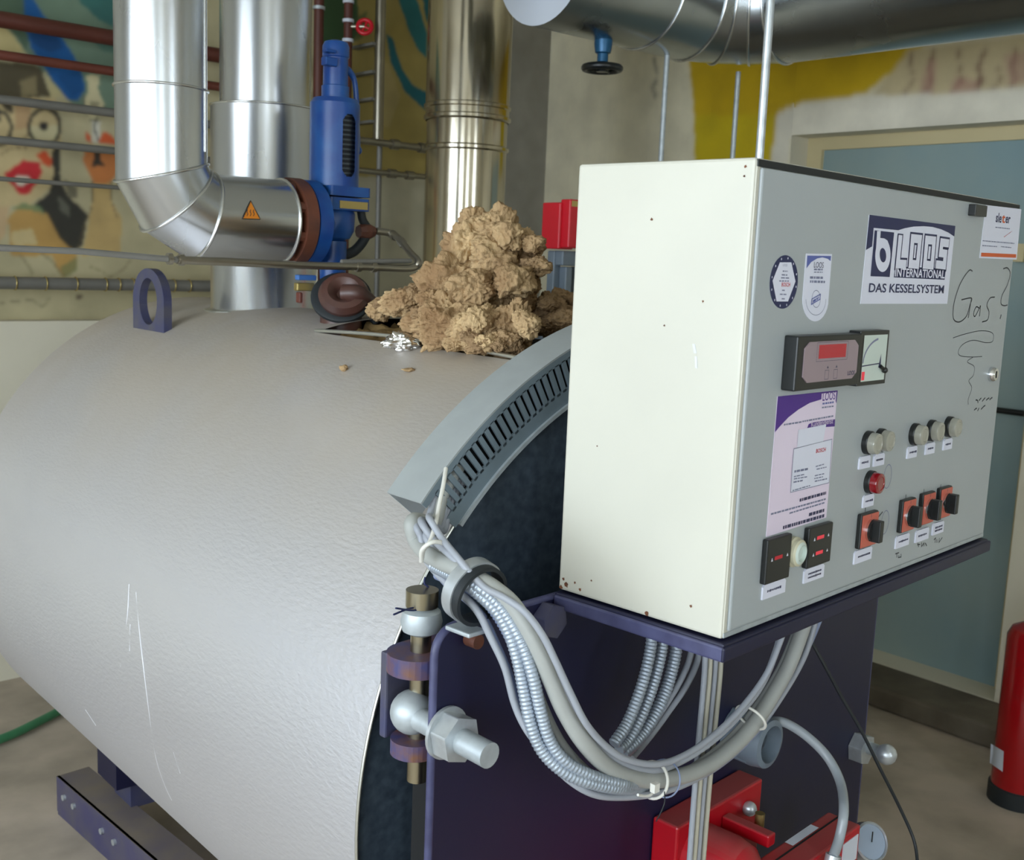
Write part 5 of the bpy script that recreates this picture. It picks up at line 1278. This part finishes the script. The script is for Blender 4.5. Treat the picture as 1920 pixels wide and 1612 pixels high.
for py in (88, 140, 190, 232): wpart(MB().box((x_ - .04, YW - .05, YP(712, py, YW).z - .006), (x_, YM, YP(712, py, YW).z + .006)), 'pipe_clip', 'pipe_grey', o)
for py, r, lab in ((266, .016, 'upper short steel pipe reaching the chimney behind the valve'), (322, .013, 'lower short steel pipe reaching the chimney behind the valve')):
    z = YP(700, py, YW - .1).z; xa = YP(640, py, YW - .1).x
    o = thing('cross_pipe', lab, 'pipe', (xa, YW - .1, z), 'short cross pipes')
    wpart(MB().cyl((xa, YW - .1, z), (3.35, YW - .1, z), r, 14), 'pipe_run', 'pipe_steel', o)
    for px in ((740, 792) if py < 300 else (735, 768)):
        xx = YP(px, py, YW - .1).x; wpart(MB().cyl((xx - .02, YW - .1, z), (xx + .02, YW - .1, z), r + .008, 14), 'coupling', 'pipe_steel', o)
rc = YP(684, 50, YW - .06)
rh = thing('red_handwheel', 'small red valve handwheel on the brown riser pipe', 'valve', rc)
wdir = (-AX_F + Vector((0, 0, .1))).normalized(); u_ = wdir.orthogonal().normalized(); w_ = wdir.cross(u_)
wpart(MB().tube([rc + (u_ * math.cos(t) + w_ * math.sin(t)) * .032 for t in [2 * math.pi * k / 28 for k in range(28)]], .010, 10, closed=True), 'wheel_rim', 'actuator_red', rh)
for k in range(4):
    a = k * math.pi / 2 + .4; wpart(MB().tube([rc, rc + (u_ * math.cos(a) + w_ * math.sin(a)) * .032], .006, 8), 'spoke', 'actuator_red', rh)
wpart(MB().tube([rc, Vector((YP(652, 55, YW).x, YW, rc.z))], .010, 10), 'stem', 'pipe_steel', rh)

# ------------------------------------------------------------------ mineral wool heap, foil, crumbs
def clump(c, r, sc, seed, sub=5, amp=.34):
    import bmesh
    bm = bmesh.new(); bmesh.ops.create_icosphere(bm, subdivisions=sub, radius=1.0)
    off = Vector((seed * 7.3, seed * 3.1, seed * 1.7)); vs = []
    for v in bm.verts:
        d = v.co.normalized()
        e_ = d + Vector((noise.noise(d * 2.2 + off), noise.noise(d * 2.2 + off * 2), noise.noise(d * 2.2 - off))) * .30
        n1 = noise.noise(d * 1.3 + off)
        fr_ = noise.fractal(e_ * 3.4 + off, .85, 2.1, 6)
        k = .84 + amp * n1 + .20 * abs(noise.noise(e_ * 2.3 + off)) + .19 * fr_ + .12 * abs(noise.noise(e_ * 7 - off)) + .03 * noise.noise(e_ * 30 + off)
        vs.append(Vector((d.x * sc[0], d.y * sc[1], d.z * sc[2])) * (r * k) + Vector(c))
    fs = [tuple(v.index for v in f.verts) for f in bm.faces]; bm.free()
    return MB().add(vs, fs, True)
wo = thing('wool_heap', 'heap of torn tan mineral wool on the open boiler top', 'insulation', (1.5, 1.75, 1.58))
CLUMPS = [  # pixel centre, distance plane x, radius in px, scale, seed
    (935, 455, 1.53, 62, (1.0, .9, 1.0), 1), (880, 480, 1.49, 66, (1, .9, .95), 2), (965, 490, 1.55, 58, (.9, .9, 1.05), 3),
    (855, 545, 1.44, 72, (1.1, .9, .85), 4), (940, 550, 1.50, 66, (1.05, .9, .9), 5), (770, 570, 1.40, 46, (1.5, .8, .62), 6), (728, 572, 1.39, 22, (1.5, .8, .8), 16),
    (850, 606, 1.37, 70, (1.2, .9, .8), 7), (905, 618, 1.35, 50, (1, .9, .9), 8), (960, 615, 1.40, 52, (.9, .9, 1.1), 9),
    (950, 642, 1.36, 30, (1, .9, .8), 10), (1030, 590, 1.62, 46, (1, .9, .9), 11), (1060, 575, 1.70, 40, (1, .9, .8), 12), (868, 640, 1.33, 32, (1.3, .9, .6), 13), (985, 468, 1.56, 36, (.8, .9, 1.1), 17), (985, 530, 1.54, 34, (.8, .9, 1.1), 18), (915, 430, 1.52, 40, (1, .9, .9), 14), (800, 608, 1.36, 42, (1.1, .9, .7), 15)]
rw_ = random.Random(12)
for (px, py, xx, rp, sc, sd_) in list(CLUMPS[:17]):        # smaller torn tufts over each big clump
    for j in range(5 if rp > 40 else 2):
        a_ = rw_.uniform(0, 2 * math.pi); q_ = rw_.uniform(.35, .98); s_ = rp * rw_.uniform(.34, .62)
        CLUMPS.append((px + q_ * rp * sc[0] * math.cos(a_) * .95, py + q_ * rp * sc[2] * math.sin(a_) * .9, xx - .045 * (1 - q_) - .012, s_, (rw_.uniform(.9, 1.4), .9, rw_.uniform(.65, 1.0)), 50 + len(CLUMPS)))
for i, (px, py, xx, rp, sc, sd_) in enumerate(CLUMPS):
    c = XP(px, py, xx); dep = (c - EYE).dot(AX_F)
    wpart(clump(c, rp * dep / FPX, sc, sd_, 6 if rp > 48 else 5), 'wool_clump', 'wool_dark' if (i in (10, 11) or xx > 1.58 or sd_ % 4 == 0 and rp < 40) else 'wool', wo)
tag(clump(XP(765, 641, 1.325), .036, (1.5, 1.1, .62), 31, 5, .5).build('foil_scrap', 'foil'), 'crumpled silver foil scrap at the front of the wool heap', 'foil')
def onboiler(px, py):
    d = ray(px, py); o_ = Vector((EYE.x - BX, 0, EYE.z - BZ)); e_ = Vector((d.x, 0, d.z)); A_ = e_.dot(e_); B_ = o_.dot(e_); C_ = o_.dot(o_) - BR * BR
    return EYE + d * ((-B_ - math.sqrt(max(0, B_ * B_ - A_ * C_))) / A_)
tag(clump(onboiler(646, 694) + Vector((-.002, 0, .004)), .009, (1, 1, .8), 41, 3).build('wool_crumb', 'wool'), 'rounder wool crumb lying on the jacket, farther from the opening', 'insulation')
tag(clump(onboiler(768, 696) + Vector((-.002, 0, .003)), .008, (1.5, 1.4, .5), 42, 3).build('wool_crumb', 'wool'), 'flat wool crumb lying on the jacket below the foil', 'insulation')

# ------------------------------------------------------------------ floor things
ex_ = thing('fire_extinguisher', 'red fire extinguisher with black foot on the floor by the wall', 'extinguisher')
ec = ZP(1906, 1500, 0.0); ec.z = 0; ex_.location = ec
er = .088
zt = YP(1900, 1190, ec.y).z
wpart(MB().lathe(ec, (0, 0, 1), [(.0005, .045), (er, .045), (er, zt - .045), (er * .86, zt - .018), (er * .5, zt), (.022, zt + .006), (.022, zt + .03), (.0005, zt + .03)], 40), 'cylinder', 'red_paint', ex_)
wpart(MB().lathe(ec, (0, 0, 1), [(.0005, 0), (er + .007, 0), (er + .007, .055), (er, .06)], 40), 'foot_ring', 'black_rubber', ex_)
wpart(MB().box((ec.x - .06, ec.y - .015, zt + .02), (ec.x + .05, ec.y + .015, zt + .055)), 'valve_head', 'black_plastic', ex_, .006)
def extp(px, py):
    d = ray(px, py); o_ = Vector((EYE.x - ec.x, EYE.y - ec.y, 0)); e_ = Vector((d.x, d.y, 0)); A_ = e_.dot(e_); B_ = o_.dot(e_); C_ = o_.dot(o_) - (er + .002) ** 2; D_ = B_ * B_ - A_ * C_
    return EYE + d * ((-B_ - math.sqrt(max(D_, 0))) / A_)
lm = MB(); cols = list(range(1858, 1884, 2)); vv = []
for px in cols: vv += [extp(px, 1394 + (px - 1858) * .6), extp(px - 2, 1430 + (px - 1858) * .7)]
lm.add(vv, [(2 * i, 2 * i + 1, 2 * i + 3, 2 * i + 2) for i in range(len(cols) - 1)])
wpart(lm, 'white_label', 'white_plastic', ex_)
def fz(px, py, r): p_ = ZP(px, py, r); return p_
tag(MB().tube(cr([fz(-120, 1425, .022), fz(-40, 1400, .022), fz(20, 1378, .022), fz(70, 1354, .022), fz(120, 1328, .022), fz(190, 1290, .022), fz(260, 1240, .022)], 6), .016, 12).build('garden_hose', 'hose_green'), 'green hose lying on the floor beside the boiler', 'hose')
tag(MB().tube(cr([fz(-120, 1282, .02), fz(-40, 1270, .02), fz(20, 1257, .02), fz(60, 1245, .02), fz(110, 1225, .02)], 6), .02, 12).build('gas_hose', 'hose_yellow'), 'yellow hose on the floor behind the green one', 'hose')
